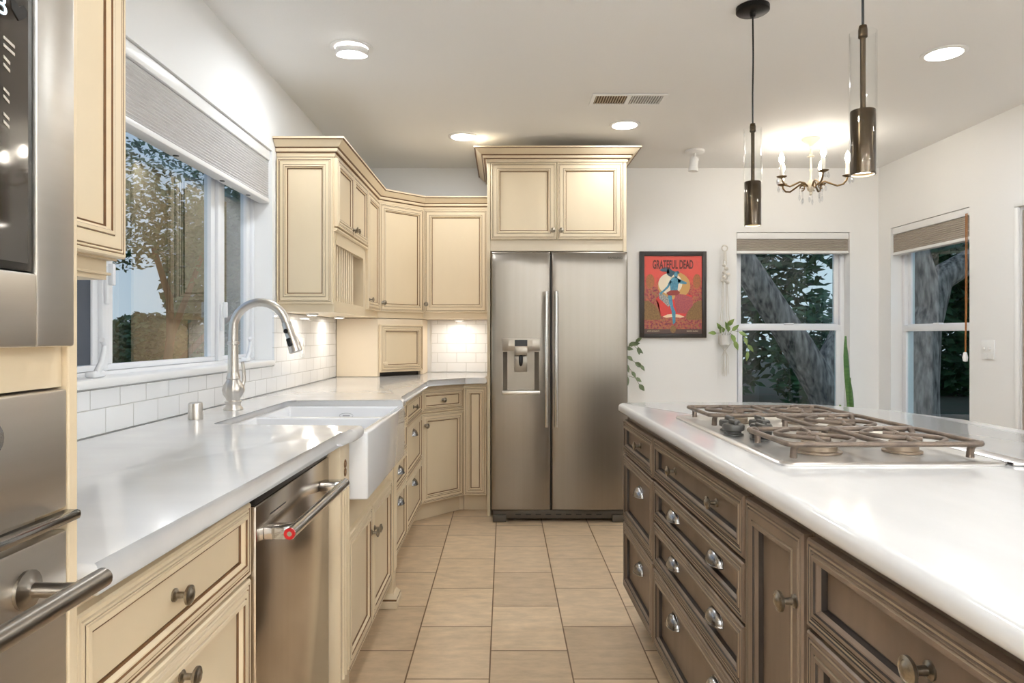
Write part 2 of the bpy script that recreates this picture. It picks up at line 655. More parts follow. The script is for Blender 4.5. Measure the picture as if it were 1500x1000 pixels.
def pleats(b, x0, x1, z0, z1, n, d, M):
    """cellular shade: zigzag cloth spanning local x, facing -y"""
    v = []
    for i in range(2 * n + 1):
        z = z1 + (z0 - z1) * i / (2 * n)
        y = -d if i % 2 else 0
        v.append([b.bm.verts.new(M @ Vector((x, y, z))) for x in (x0, x1)] + [b.bm.verts.new(M @ Vector((x, 0.03 - y, z))) for x in (x0, x1)])
    for a, c in zip(v, v[1:]):
        b.face([a[0], a[1], c[1], c[0]])
        b.face([a[2], a[3], c[3], c[2]])
        b.face([a[0], c[0], c[2], a[2]])
        b.face([a[1], c[1], c[3], a[3]])


def blind(label, loc, rotz, w, h, head, rail, cloth, n, dots=()):
    t = thing('window_blind', label, 'blind', loc, rotz)
    I = Matrix.Identity(4)
    b = B()
    b.box(0, w, -0.012, 0.05, h - head, h, bev=0.004)
    b.obj('headrail', TRIMW, t, smooth=40)
    b = B()
    pleats(b, 0.004, w - 0.004, rail, h - head - 0.002, n, 0.006, I)
    b.obj('shade_cloth', cloth, t)
    b = B()
    b.box(0, w, -0.012, 0.046, 0, rail, bev=0.005)
    r = b.obj('bottom_rail', TRIMW, t, smooth=40)
    for x in dots:
        b = B()
        b.lathe([(0, -0.0015), (0.011, -0.0015), (0.011, 0.001), (0, 0.001)], 14, M=Matrix.Translation((x, 0.022, -0.0002)))
        b.obj('cord_hole', BLACK, r)
    return t

blind('wide grey cellular blind raised above the sink window', (XL - 0.022, LW[0] + 0.004, 1.895), PI / 2, LW[1] - LW[0] - 0.008, 2.163 - 1.895, 0.05, 0.022, BLIND, 16,
      (0.3, 0.62, 1.0, 1.42, 1.72))


def hung_window(name, label, loc, rotz, w, h, meet):
    """single-hung window; local x along the wall, z up from the opening's foot, -y faces the room"""
    t = struct(thing(name, '', 'window', loc, rotz), label, 'window')
    b = B()
    b.box(0.001, w - .001, 0.0, 0.07, 0.001, 0.04, bev=.003)
    b.box(0.001, w - .001, 0.0, 0.07, h - 0.04, h - .001, bev=.003)
    b.box(0.001, 0.035, 0.0, 0.07, 0.04, h - 0.04, bev=.003)
    b.box(w - 0.035, w - .001, 0.0, 0.07, 0.04, h - 0.04, bev=.003)
    b.obj('frame', VINYL, t, smooth=40)
    for (z0, z1, y, s) in ((0.041, meet + 0.025, -0.012, 0.036), (meet - 0.01, h - 0.041, 0.024, 0.036)):
        b = B()
        b.box(0.036, w - 0.036, y, y + 0.032, z0, z0 + 0.045, bev=.003)
        b.box(0.036, w - 0.036, y, y + 0.032, z1 - 0.045, z1, bev=.003)
        b.box(0.036, 0.036 + s, y, y + 0.032, z0 + .045, z1 - .045, bev=.003)
        b.box(w - 0.036 - s, w - 0.036, y, y + 0.032, z0 + .045, z1 - .045, bev=.003)
        sh = b.obj('sash', VINYL, t, smooth=40)
        b = B()
        b.box(0.036 + s - .003, w - .036 - s + .003, y + 0.014, y + 0.018, z0 + .042, z1 - .042)
        b.obj('pane', GLASSR, sh)
    b = B()
    b.box(w / 2 - 0.035, w / 2 + 0.035, -0.02, 0.016, meet + 0.0255, meet + 0.038, bev=.004)
    b.obj('sash_lock', VINYL, t, smooth=40)
    b = B()
    b.box(0.001, w - .001, -0.085, 0.0, 0.001, 0.025, bev=0.004)
    b.obj('sill', TRIMW, t, smooth=40)
    return t

hung_window('window_2', 'white single-hung window in the back wall', (BW[0], YB + 0.085, BW[2]), 0, BW[1] - BW[0], BW[3] - BW[2], 1.28 - BW[2])
hung_window('window_3', 'white single-hung window in the right wall', (XR + 0.085, RW[1], RW[2]), -PI / 2, RW[1] - RW[0], RW[3] - RW[2], 1.27 - RW[2])
blind('taupe woven blind raised on the back wall window', (BW[0] + .004, YB + 0.02, 1.868), 0, BW[1] - BW[0] - .008, 2.033 - 1.868, 0.05, 0.022, BLINDT, 8)
bl = blind('taupe woven blind with a cord on the right wall window', (XR + 0.02, RW[1] - .004, 1.83), -PI / 2, RW[1] - RW[0] - .008, 2.038 - 1.83, 0.05, 0.022, BLINDT, 10)
b = B()
cx = RW[1] - RW[0] - 0.035
b.tube([(cx, -0.022, 0.17), (cx, -0.024, -0.4), (cx - .004, -0.024, -0.72)], 0.003, 6)
b.tube([(cx + 0.012, -0.022, 0.17), (cx + 0.012, -0.024, -0.4), (cx + .002, -0.024, -0.72)], 0.003, 6)
b.obj('pull_cord', mat('amber_cord', srgb(168, 110, 56), 0.7), bl, smooth=60)
b = B()
b.lathe([(0, -0.78), (0.013, -0.776), (0.016, -0.75), (0.010, -0.72), (0, -0.715)], 12, M=Matrix.Translation((cx, -0.026, 0)))
b.obj('cord_tassel', TRIMW, bl, smooth=60)

# doorway in the right wall
d1 = struct(thing('door_1', '', 'door', (XR, DW[1], 0), -PI / 2), 'taupe door in a white casing on the right wall', 'door')
dwid = DW[1] - DW[0]
b = B()
b.box(-0.034, -0.002, -0.018, -0.001, 0.001, DW[3] + 0.001, bev=.004)
b.box(dwid + 0.002, dwid + 0.034, -0.018, -0.001, 0.001, DW[3] + 0.001, bev=.004)
b.box(-0.034, dwid + 0.034, -0.018, -0.001, DW[3] + 0.002, DW[3] + 0.034, bev=.004)
b.box(0.001, 0.022, 0.05, 0.155, 0.001, DW[3] - .001)
b.box(dwid - 0.022, dwid - .001, 0.05, 0.155, 0.001, DW[3] - .001)
b.obj('casing', TRIMW, d1, smooth=40)
b = B()
b.panel(0.003, dwid - 0.003, 0.01, DW[3] - 0.02, [(0, 0), (0, .04, 0), (.11, .04, 0), (.125, .03, 0), (.14, .034, 0)], y=0.046)
dl = b.obj('door_leaf', DOORTAN, d1)
b = B()
b.lathe([(0, 0), (.025, 0), (.025, .008), (.01, .012), (.01, .04), (.026, .05), (.02, .066), (0, .068)], 16,
        M=Matrix.Translation((dwid - 0.07, 0.006, 0.95)) @ Matrix.Rotation(PI / 2, 4, 'X'))
b.obj('door_knob', NICKEL, dl, smooth=40)

# ------------------------------------------------------------------ cabinet fronts
def rings(fw, lift=.0085):
    return [(0, 0), (0, .016, 0), (.003, .020, 0), (.009, .020, 0), (.0108, .0172, 1), (.0125, .020, 0), (.016, .020, 2), (.0178, .0175, 1),
            (.0195, .0205, 0), (fw - .0205, .0205, 0), (fw - .0187, .0175, 1), (fw - .017, .022, 2), (fw - .010, .0225, 0), (fw - .0085, .019, 1),
            (fw - .006, .0185, 0), (fw - .002, .012, 0), (fw, lift - .0005, 1), (fw + .0028, lift, 1), (fw + .0035, lift, 0)]


def knob_mesh(b, M, s=1.0):
    b.lathe([(0, 0), (.011 * s, 0), (.011 * s, .003), (.006 * s, .006), (.005 * s, .018 * s), (.012 * s, .021 * s), (.0165 * s, .024 * s),
             (.0165 * s, .028 * s), (.012 * s, .030 * s), (.011 * s, .029 * s), (.006 * s, .0325 * s), (0, .033 * s)], 18, M=M)


def cup_mesh(b, M, a=.046, h=.036, d=.028):
    nt_, ns = 14, 6
    g = []
    for j in range(ns + 1):
        s_ = (PI / 2) * j / ns
        row = []
        for i in range(nt_ + 1):
            t = PI * i / nt_
            row.append(b.bm.verts.new(M @ Vector((-a * math.cos(t), -d * math.sin(t) * math.sin(s_), h * math.sin(t) * math.cos(s_)))))
        g.append(row)
    for j in range(ns):
        for i in range(nt_):
            b.face([g[j][i], g[j][i + 1], g[j + 1][i + 1], g[j + 1][i]])
    # rim along the open lip and wall flange
    b.tube([M @ Vector((-a * math.cos(PI * i / 14), -d * math.sin(PI * i / 14), 0)) for i in range(15)], 0.0022, 6)
    b.tube([M @ Vector((-(a + .001) * math.cos(PI * i / 14), -0.001, (h + .001) * math.sin(PI * i / 14))) for i in range(15)], 0.0022, 6)


OUT = Matrix.Rotation(PI / 2, 4, 'X')        # z axis -> -y


def front(parent, kind, x0, x1, z0, z1, mats, fw=.055, knobs=(), cups=(), y=0.0, knobm=PEWTER, ks=1.0, M=None, label=None):
    b = B()
    lf = .003 if mats[0] is BROWN else .0085
    b.panel(x0, x1, z0, z1, rings(fw, lf), y=y, M=M)
    f = b.obj(kind, mats, parent)
    if label:
        f['label'] = label
    for (kx, kz) in knobs:
        b = B()
        inpanel = (x0 + fw < kx < x1 - fw) and (z0 + fw < kz < z1 - fw)
        kM = Matrix.Translation((kx, y - (lf if inpanel else 0.0205), kz)) @ OUT
        knob_mesh(b, (M @ kM) if M else kM, ks)
        b.obj('knob', knobm, f, smooth=35)
    for (kx, kz) in cups:
        b = B()
        kM = Matrix.Translation((kx, y - lf, kz))
        cup_mesh(b, (M @ kM) if M else kM)
        b.obj('cup_pull', PULL, f, smooth=60)
    return f


CM = [CREAM, GLAZE, CREAM]
IM = [BROWN, BLACKGL, RUB]


def base_body(parent, w, d, z0=0.115, z1=0.888, m=CREAM, kick=0.06, km=None, x0=0.001):
    b = B()
    b.box(x0, w - .001, 0, d, z0, z1)
    bd = b.obj('body', m, parent)
    b = B()
    b.box(x0, w - .001, kick, d, 0.001, z0 - .0005)
    b.obj('toe_kick', km or m, parent)
    return bd


R90 = PI / 2
XB = -0.556          # body face of the left base run (door fronts at -0.535)
DB = XB - XL - 0.004 - 0.009

# ---- tall oven tower
tw = thing('oven_tower_cabinet', 'tall cream cabinet at the far left holding the oven and microwave', 'cabinet', (-0.55, 0.09, 0), R90)
W = 0.758
b = B()
b.box(0.0, 0.018, 0, 0.62, 0.001, 2.45)
b.box(W - 0.018, W, -0.020, 0.62, 0.001, 2.45, bev=.002)
b.box(0.018, W - .018, 0.60, 0.62, 0.001, 2.45)
b.box(0.018, W - .018, 0.03, 0.60, 1.165, 1.195)
b.obj('carcass', CREAM, tw)
b = B()
b.box(0.019, W - .019, -0.012, 0.012, 1.158, 1.212)
b.obj('filler_panel', CREAM, tw)
b = B()
b.box(0.019, W - .019, -0.012, 0.012, 1.93, 2.45)
b.obj('upper_panel', CREAM, tw)
front(tw, 'drawer', 0.022, W - .022, 0.12, 0.40, CM, knobs=((W / 2, .26),))
b = B()
b.box(0.019, W - .019, 0.05, 0.1, 0.001, 0.115)
b.obj('toe_kick', CREAM, tw)

mw = thing('microwave_oven', 'built-in stainless microwave with a dark glass window', 'microwave', (-0.55, 0.09, 0), R90)
b = B()
b.box(0.03, W - .045, 0.013, 0.5, 1.22, 1.92)
b.obj('body', STEELH, mw)
b = B()
x0, x1, z0, z1 = 0.022, W - .028, 1.207, 1.925
gx1 = W - 0.094
gz0 = 1.288
# trim frame around the window
b.box(gx1, x1, -0.034, 0.0125, z0, z1, bev=.003)
b.box(x0, gx1, -0.034, 0.0125, z0, gz0, bev=.003)
b.box(x0, x0 + .05, -0.034, 0.0125, gz0, z1, bev=.003)
b.box(x0 + .05, gx1, -0.034, 0.0125, 1.86, z1, bev=.003)
b.obj('trim_frame', STEELH, mw, smooth=40)
b = B()
b.box(x0 + .052, gx1 - .001, -0.030, 0.010, gz0 + .001, 1.859, bev=.003)
b.obj('door_bezel', BLACK, mw, smooth=40)
b = B()
b.box(x0 + .06, gx1 - .011, -0.0315, -0.0302, gz0 + .010, 1.85)
gl = b.obj('door_glass', DARKGL, mw)
LEG = mat('grey_legend', srgb(196, 190, 178), 0.5)
for i, (zz, ww) in enumerate(((1.527, .016), (1.507, .009), (1.474, .008), (1.448, .008))):
    b = B()
    for k in range(2):
        zk = zz - k * .008
        b.prism([(gx1 - .048, zk), (gx1 - .048 + ww, zk - .004), (gx1 - .048 + ww, zk - .001), (gx1 - .048, zk + .003)], .0317, .0323, M=OUT)
    b.obj('key_legend', LEG, gl)
b = B()
hx_, hz_, hs = gx1 - .026, 1.566, .012
b.prism([(hx_, hz_ + hs * .35), (hx_ + hs * .5, hz_ + hs * .7), (hx_ + hs, hz_ + hs * .5), (hx_ + hs * .9, hz_ - hs * .2), (hx_ - hs * .0, hz_ - hs * .9), (hx_ - hs * .9, hz_ - hs * .2), (hx_ - hs, hz_ + hs * .5), (hx_ - hs * .5, hz_ + hs * .7)], .0317, .0325, M=OUT)
b.obj('heart_mark', BLACK, gl)
text_obj('clock_digit', 'B', 0.03, mat('blue_led', srgb(200, 225, 235), 0.5, emit=(0.75, 0.9, 1, 1), estr=0.9), gl, (gx1 - .0515, -0.0322, 1.560), (PI / 2, 0, 0), 0.0003)

ov = thing('wall_oven', 'stainless wall oven with a bar handle below the microwave', 'oven', (-0.55, 0.09, 0), R90)
b = B()
b.box(0.03, W - .03, 0.013, 0.56, 0.42, 1.15)
b.obj('body', STEELH, ov)
b = B()
b.box(0.021, W - .0205, -0.020, 0.0125, 1.012, 1.155, bev=.003)
cp = b.obj('control_panel', STEELH, ov, smooth=40)
b = B()
b.box(0.021, W - .026, -0.042, -0.0205, 1.0, 1.012, bev=.004)
b.obj('lip', mat('dark_chrome', srgb(150, 148, 146), 0.12, 1.0), ov, smooth=40)
for kx in (0.10, 0.34, 0.575):
    b = B()
    b.lathe([(0, 0), (.028, 0), (.028, .006), (.02, .01), (.019, .028), (.016, .031), (0, .031)], 24, M=Matrix.Translation((kx, -0.020, 1.118)) @ OUT)
    b.obj('knob', NICKEL, cp, smooth=40)
b = B()
b.box(0.021, W - .0205, -0.020, 0.0125, 0.42, 0.985, bev=.003)
od = b.obj('door', STEELH, ov, smooth=40)
b = B()
hz, hy = 0.938, -0.082
b.tube([(0.05, hy, hz), (W - .052, hy, hz)], 0.0115, 18)
for kx in (0.11, W - .092):
    b.lathe([(0, 0), (.022, 0), (.022, .004), (.012, .007), (.0085, .01), (.0085, .055)], 18, M=Matrix.Translation((kx, -0.020, hz)) @ OUT)
b.obj('bar_handle', STEEL, od, smooth=40)

# ---- near upper cabinet, left of the window
up0 = thing('upper_cabinet', 'cream wall cabinet between the oven tower and the sink window', 'cabinet', (-0.862, 0.87, 0), R90)
b = B()
b.box(0.002, 0.648, 0, 0.325, 1.385, 2.45)
b.box(0.002, 0.635, 0.016, 0.325, 1.342, 1.3849)
b.box(0.002, 0.642, 0.008, 0.325, 1.352, 1.358, 0, .002)
b.obj('body', CREAM, up0)
front(up0, 'door', 0.004, 0.325, 1.389, 2.44, CM, fw=.065, knobs=((.30, 1.46),))
front(up0, 'door', 0.329, 0.650, 1.389, 2.44, CM, fw=.065, knobs=((.352, 1.46),))

# ---- left base run
c = thing('base_cabinet', 'cream base cabinet with knob drawers beside the oven tower', 'cabinet', (XB, 0.852, 0), R90)
w = 0.598
base_body(c, w, DB)
front(c, 'drawer', 0.004, w - .004, .713, .866, CM, fw=.038, knobs=((w / 2 - .02, .79),))
front(c, 'drawer', 0.004, w - .004, .42, .705, CM, fw=.05, knobs=((w / 2 - .02, .655),))
front(c, 'drawer', 0.004, w - .004, .125, .412, CM, fw=.05, knobs=((w / 2 - .02, .30),))

dw = thing('dishwasher', 'stainless dishwasher with a tubular bar handle', 'dishwasher', (XB, 1.453, 0), R90)
w = 0.612
b = B()
b.box(0.006, w - .006, 0.012, 0.58, 0.12, 0.872)
b.box(0.03, w - .03, 0.08, 0.58, 0.001, 0.12)
b.obj('tub', BLACK, dw)
b = B()
b.box(0.004, w - .004, -0.026, 0.011, 0.125, 0.855, bev=.004)
dd = b.obj('door', mat('dishwasher_steel', srgb(196, 184, 170), .2, 1.0, col2=srgb(190, 178, 164), scale=40, stretch=(1, 1, .02)), dw, smooth=40)
b = B()
b.box(0.005, w - .005, -0.023, 0.011, 0.8555, 0.878, bev=.003)
b.obj('control_strip', BLACK, dw, smooth=40)
b = B()
hy, hz = -0.085, .785
b.tube([(0.045, hy, hz), (w - .05, hy, hz)], 0.0135, 20)
for kx in (0.075, w - .08):
    b.box(kx - .03, kx + .012, hy, -0.0255, hz - .014, hz + .014, bev=.004)
hd = b.obj('bar_handle', CHROME, dd, smooth=40)
b = B()
b.lathe([(0, 0), (.0125, 0), (.0125, .003), (.0055, .0032), (.0055, .002), (0, .002)], 20, M=Matrix.Translation((0.0445, hy, hz)) @ Matrix.Rotation(-PI / 2, 4, 'Y'))
b.lathe([(0, .0021), (.0054, .0021), (.0054, .0028), (0, .0028)], 20, 1, M=Matrix.Translation((0.0445, hy, hz)) @ Matrix.Rotation(-PI / 2, 4, 'Y'))
m_ = b.obj('end_medallion', [RED, NICKEL], hd, smooth=40)
m_['label'] = 'red round medallion'
b = B()
b.box(0.09, 0.20, -0.0268, -0.0262, .815, .818)
b.obj('vent_slot', BLACK, dd)

# ---- sink base
sk = thing('sink_base_cabinet', 'cream sink cabinet with two doors between fluted posts', 'cabinet', (-0.524, 2.075, 0), R90)
w = 1.07
b = B()
b.box(0.126, w - .086, 0, 0.64, 0.115, 0.676)
b.box(0.001, 0.125, 0.04, 0.64, 0.115, 0.888)
b.box(w - .085, w - .001, 0.04, 0.64, 0.115, 0.888)
b.obj('body', CREAM, sk)
b = B()
b.box(0.001, w - .001, 0.07, 0.64, 0.001, 0.1145)
b.obj('toe_kick', CREAM, sk)
front(sk, 'door', 0.13, 0.533, .12, .57, CM, knobs=((.505, .475),))
front(sk, 'door', 0.537, w - .09, .12, .57, CM, knobs=((.565, .475),))


def post(x0, x1, nm):
    b = B()
    b.box(x0, x1, -0.024, 0.039, 0.06, 0.888, 0, .002)
    n = 3
    for i in range(n):
        xx = x0 + (x1 - x0) * (i + 1) / (n + 1)
        b.tube([(xx, -0.0242, .16), (xx, -0.0242, .74)], 0.0075, 10, 0)
        b.box(xx - .0105, xx - .0085, -0.0246, -0.0235, .16, .74, 1)
        b.box(xx + .0085, xx + .0105, -0.0246, -0.0235, .16, .74, 1)
    p = b.obj(nm, [CREAM, GLAZE], sk, smooth=40)
    b = B()
    b.sweep([(x0, .039), (x0, -.024), (x1, -.024), (x1, .039)],
            [(-.002, .001), (.022, .001), (.022, .03), (.018, .034), (.018, .042), (.008, .055), (.004, .062), (-.002, .062)][::1],
            ms=[0, 0, 0, 1, 0, 0, 0, 0])
    b.box(x0, x1, -.024, .039, .001, .0599)
    b.obj('plinth_foot', [CREAM, GLAZE], p)
    b = B()
    xm = (x0 + x1) / 2
    for dz in (-.013, .013):
        b.tube([(xm + .010 * math.cos(a * PI / 7), -.025, .805 + dz + .012 * math.sin(a * PI / 7)) for a in range(14)], 0.0022, 6, closed=True)
    b.obj('carved_rosette', GLAZE, p, smooth=60)
    return p


post(0.003, 0.124, 'fluted_post')
post(w - .084, w - .003, 'fluted_post')

# ---- farmhouse sink
sx0, sx1, sy0, sy1 = -0.9735, -0.445, 2.222, 3.043
b = B()
zt, zb_, wl_ = 0.905, 0.684, 0.022
def bowl(b, x0, x1, y0, y1, ztop, zbot):
    r0 = [(x0, y0), (x1, y0), (x1, y1), (x0, y1)]
    i = 0.03
    r1 = [(x0 + i, y0 + i), (x1 - i, y0 + i), (x1 - i, y1 - i), (x0 + i, y1 - i)]
    A = [b.bm.verts.new((p[0], p[1], ztop)) for p in r0]
    C = [b.bm.verts.new((p[0], p[1], zbot + .02)) for p in r0]
    D = [b.bm.verts.new((p[0], p[1], zbot)) for p in r1]
    for k in range(4):
        k2 = (k + 1) % 4
        b.face([A[k], A[k2], C[k2], C[k]])
        b.face([C[k], C[k2], D[k2], D[k]])
    b.face(D)
    return A
outer_t = [b.bm.verts.new(p) for p in ((sx0, sy0, zt), (sx1, sy0, zt), (sx1, sy1, zt), (sx0, sy1, zt))]
outer_b = [b.bm.verts.new(p) for p in ((sx0, sy0, zb_), (sx1, sy0, zb_), (sx1, sy1, zb_), (sx0, sy1, zb_))]
for k in range(4):
    k2 = (k + 1) % 4
    b.face([outer_t[k], outer_t[k2], outer_b[k2], outer_b[k]])
b.face(outer_b)
A1 = bowl(b, sx0 + wl_, sx1 - wl_ - .008, sy0 + wl_, 2.61, zt, .70)
A2 = bowl(b, sx0 + wl_, sx1 - wl_ - .008, 2.645, sy1 - wl_, zt, .70)
# rim faces
b.face([outer_t[0], outer_t[1], A1[1], A1[0]])
b.face([outer_t[2], outer_t[3], A2[3], A2[2]])
b.face([outer_t[1], outer_t[2], A2[2], A2[1], A1[2], A1[1]])
b.face([outer_t[3], outer_t[0], A1[0], A1[3], A2[0], A2[3]])
b.face([A1[3], A1[2], A2[1], A2[0]])
es = [e for e in b.bm.edges if len(e.link_faces) == 2]
bmesh.ops.recalc_face_normals(b.bm, faces=b.bm.faces[:])
bmesh.ops.bevel(b.bm, geom=[e for e in es if e.calc_face_angle(0) > .6], offset=.007, segments=3, affect='EDGES', profile=.5)
sink = tag(b.obj('farmhouse_sink', CERAMIC, smooth=40), 'white fireclay apron-front double sink below the faucet', 'sink')
for yy in (2.43, 2.83):
    b = B()
    b.lathe([(0, .7035), (.02, .7035), (.04, .7045), (.045, .7015), (0.0, .7005)], 20, M=Matrix.Translation((-.72, yy, 0)))
    b.obj('drain', NICKEL, sink, smooth=40)
b = B()
b.tube([(-.70 + .03 * math.cos(a * PI / 10), sy1 - wl_ - .001, .865 + .011 * math.sin(a * PI / 10)) for a in range(20)], .0012, 5, closed=True)
b.box(-.716, -.684, sy1 - wl_ - .0015, sy1 - wl_ - .0005, .862, .868)
b.obj('maker_mark', DRAIN, sink)

# ---- far drawers, corner and filler cabinets
c = thing('base_cabinet', 'cream stack of four narrow drawers just beyond the sink cabinet', 'cabinet', (XB, 3.147, 0), R90)
w = 0.603
base_body(c, w, DB)
for (z0, z1, k) in ((.755, .866, 0), (.60, .747, 1), (.44, .592, 1), (.125, .432, 1)):
    zc = (z0 + z1) / 2 if z1 - z0 < .2 else z1 - .075
    front(c, 'drawer', 0.004, w - .004, z0, z1, CM, fw=.036, knobs=((w / 2 + .1, zc),) if not k else (), cups=((w / 2 + .1, zc - .01),) if k else ())
c = thing('base_cabinet', 'cream three-drawer base cabinet next to the angled corner cabinet', 'cabinet', (XB, 3.752, 0), R90)
w = 0.690
base_body(c, w, DB)
for (z0, z1, k) in ((.715, .866, 0), (.42, .707, 1), (.125, .412, 1)):
    zc = (z0 + z1) / 2 if not k else z1 - .085
    front(c, 'drawer', 0.004, w - .004, z0, z1, CM, fw=.042, knobs=((w / 2, zc),) if not k else (), cups=((w / 2, zc),) if k else ())
P0 = Vector((XB, 4.447))
c = thing('corner_base_cabinet', 'angled cream corner base cabinet with one drawer and one door', 'cabinet', (P0.x, P0.y, 0), PI / 4)
L = 0.382
def loc45(pt, P=P0):
    d = Vector(pt) - P
    s = math.sqrt(.5)
    return (d.x * s + d.y * s, -d.x * s + d.y * s)
Q0 = P0 + Vector((L, L)) * math.sqrt(.5)
poly = [P0 + Vector((.001, .001)), Q0, (Q0.x, 5.385), (XL + .012, 5.385), (XL + .012, P0.y + .002), (P0.x, P0.y + .002)]
b = B()
b.prism([loc45(p) for p in poly], .115, .888)
b.obj('body', CREAM, c)
k_ = .06
poly2 = [(P0.x - k_, P0.y + .002), (Q0.x - .03, Q0.y + k_), (Q0.x - .001, Q0.y + k_), (Q0.x - .001, 5.38), (XL + .013, 5.38), (XL + .013, P0.y + .002)]
b = B()
b.prism([loc45(p) for p in poly2], .001, .1145)
b.obj('toe_kick', CREAM, c)
front(c, 'drawer', 0.006, L - .006, .715, .862, CM, fw=.042, knobs=((L / 2, .788),))
front(c, 'door', 0.006, L - .006, .12, .707, CM, knobs=((.034, .63),))
c = thing('pullout_cabinet', 'narrow cream pull-out cabinet beside the refrigerator', 'cabinet', (Q0.x + .002, Q0.y, 0), 0)
w = -0.119 - Q0.x - .003
base_body(c, w, 5.385 - Q0.y)
front(c, 'door', 0.003, w - .003, .12, .866, CM, fw=.05)

# ---- left countertop
def arc(cx, cy, r, a0, a1, n=5):
    return [(cx + r * math.cos(math.radians(a0 + (a1 - a0) * i / n)), cy + r * math.sin(math.radians(a0 + (a1 - a0) * i / n))) for i in range(n + 1)]
xb = XL + .0095
poly = [(xb, .852), (-.505, .852), (-.505, 2.03), (-.497, 2.055), (-.462, 2.10), (-.455, 2.12), (-.455, 2.212),
        (-.93, 2.212)] + arc(-.93, 2.257, .045, 270, 180, 4)[1:] + [(-.975, 3.01)] + arc(-.93, 3.01, .045, 180, 90, 4)[1:] + \
       [(-.455, 3.055), (-.455, 3.145), (-.462, 3.165), (-.497, 3.20), (-.505, 3.225), (-.505, 4.432), (-.27, 4.667), (-.121, 4.667), (-.121, 5.39), (xb, 5.39)]
b = B()
b.prism(poly, .8895, .93, bev=.017, seg=5)
tag(b.obj('countertop', QUARTZ, smooth=35), 'white quartz countertop along the left wall around the sink', 'countertop')

# ---- faucet
f = thing('kitchen_faucet', 'brushed steel gooseneck faucet with a pull-down spray head', 'faucet', (-1.055, 2.655, .9305), 0)
b = B()
b.lathe([(0, 0), (.036, 0), (.036, .008), (.029, .014), (.028, .026), (.031, .030), (.031, .034), (.025, .038), (.026, .044), (.037, .062), (.040, .078),
         (.036, .096), (.027, .112), (.024, .118), (.027, .122), (.025, .128), (.021, .145)], 40, flute=(10, .05, .046, .11))
b.obj('base', STEELH, f, smooth=50)
pts = [(0, 0, .14), (0, 0, .20), (0, 0, .26), (0, 0, .30)]
R = .105
for i in range(1, 15):
    a = PI - i * (PI * .93) / 14
    pts.append((R + R * math.cos(a), 0, .313 + R * math.sin(a)))
b = B()
b.tube(pts, [.021, .0195, .018, .0175] + [.0165] * 14, 20)
b.lathe([(.018, .252), (.022, .254), (.022, .264), (.018, .266)], 24)
b.obj('gooseneck', STEELH, f, smooth=50)
e = Vector(pts[-1])
d = (Vector(pts[-1]) - Vector(pts[-2])).normalized()
Mh = Matrix.Translation(e) @ Vector((0, 0, 1)).rotation_difference(d).to_matrix().to_4x4()
b = B()
b.lathe([(.0165, -.004), (.019, 0), (.019, .055), (.022, .06), (.025, .095), (.026, .115), (.022, .118), (0, .118)], 24, M=Mh)
sh = b.obj('spray_head', STEELH, f, smooth=50)
b = B()
side = Mh @ Matrix.Translation((.006, -.0195, .030))
b.lathe([(0, -.004), (.009, -.004), (.009, .004), (0, .005)], 14, M=side @ Matrix.Rotation(PI / 2, 4, 'X'))
b.box(-.010, .010, -.009, .006, .028, .062, bev=.006, M=side)
b.obj('spray_button', BLACK, sh, smooth=40)
b = B()
b.lathe([(0, 0), (.016, 0), (.016, .02), (.011, .026), (0, .028)], 16, M=Matrix.Translation((.012, .028, .075)) @ Matrix.Rotation(-PI / 2, 4, 'X'))
b.tube([(.014, .048, .075), (.020, .056, .11), (.02, .054, .15), (.016, .05, .185)], [.008, .0075, .007, .006], 10)
b.obj('lever_handle', STEELH, f, smooth=50)

b = B()
b.lathe([(0, 0), (.024, 0), (.024, .05), (.022, .056), (.018, .058), (0, .058)], 24, flute=(8, .03, .004, .053))
o = b.obj('air_gap_cap', STEELH, smooth=35, loc=(-1.068, 2.36, .9305))
tag(o, 'small round steel air gap cap on the counter left of the faucet', 'air gap cap')

# ------------------------------------------------------------------ wall cabinets
XU = -0.89           # body face of the left uppers
u1 = thing('upper_cabinet', 'cream wall cabinet with two small doors above an open plate rack', 'cabinet', (XU, 3.562, 0), R90)
w, dU = 0.80, XU - XL - .002
b = B()
b.box(0, w, 0, dU, 1.782, 2.149)
b.box(0, w, 0, dU, 1.342, 1.40)
b.box(0, .04, 0, dU, 1.40, 1.782)
b.box(w - .06, w, 0, dU, 1.40, 1.782)
b.box(.04, w - .06, dU - .015, dU, 1.40, 1.782)
b.box(.04, w - .06, -.004, .03, 1.70, 1.782)
b.obj('body', CREAM, u1)
front(u1, 'door', 0.006, w / 2 - .012, 1.79, 2.148, CM, fw=.05, knobs=((w / 2 - .035, 1.825),))
front(u1, 'door', w / 2 - .008, w - .012, 1.79, 2.148, CM, fw=.05, knobs=((w / 2 + .02, 1.825),))
b = B()
b.sweep([(0.0, 0), (w - .001, 0)], [(0, 1.765), (.010, 1.765), (.018, 1.772), (.018, 1.780), (0, 1.780)], ms=[0, 0, 0, 0, 0])
b.obj('shelf_moulding', CREAM, u1)
for i in range(9):
    b = B()
    xx = .06 + i * .052
    b.tube([(xx, .012, 1.395), (xx, .012, 1.705)], .0065, 10)
    b.obj('rack_dowel', CREAM, u1, smooth=50)
Ms = Matrix.Rotation(-R90, 4, 'Z')                       # panel on the cabinet's end, facing the viewer
b = B()
b.panel(-dU + .004, -.004, 1.384, 2.142, rings(.055), M=Matrix.Translation((0, 0, 0)) @ Matrix.Rotation(-R90, 4, 'Z') @ Matrix.Scale(1, 4) if False else
        Matrix(((0, 1, 0, 0), (-1, 0, 0, 0), (0, 0, 1, 0), (0, 0, 0, 1))))
b.obj('side_panel', CM, u1)

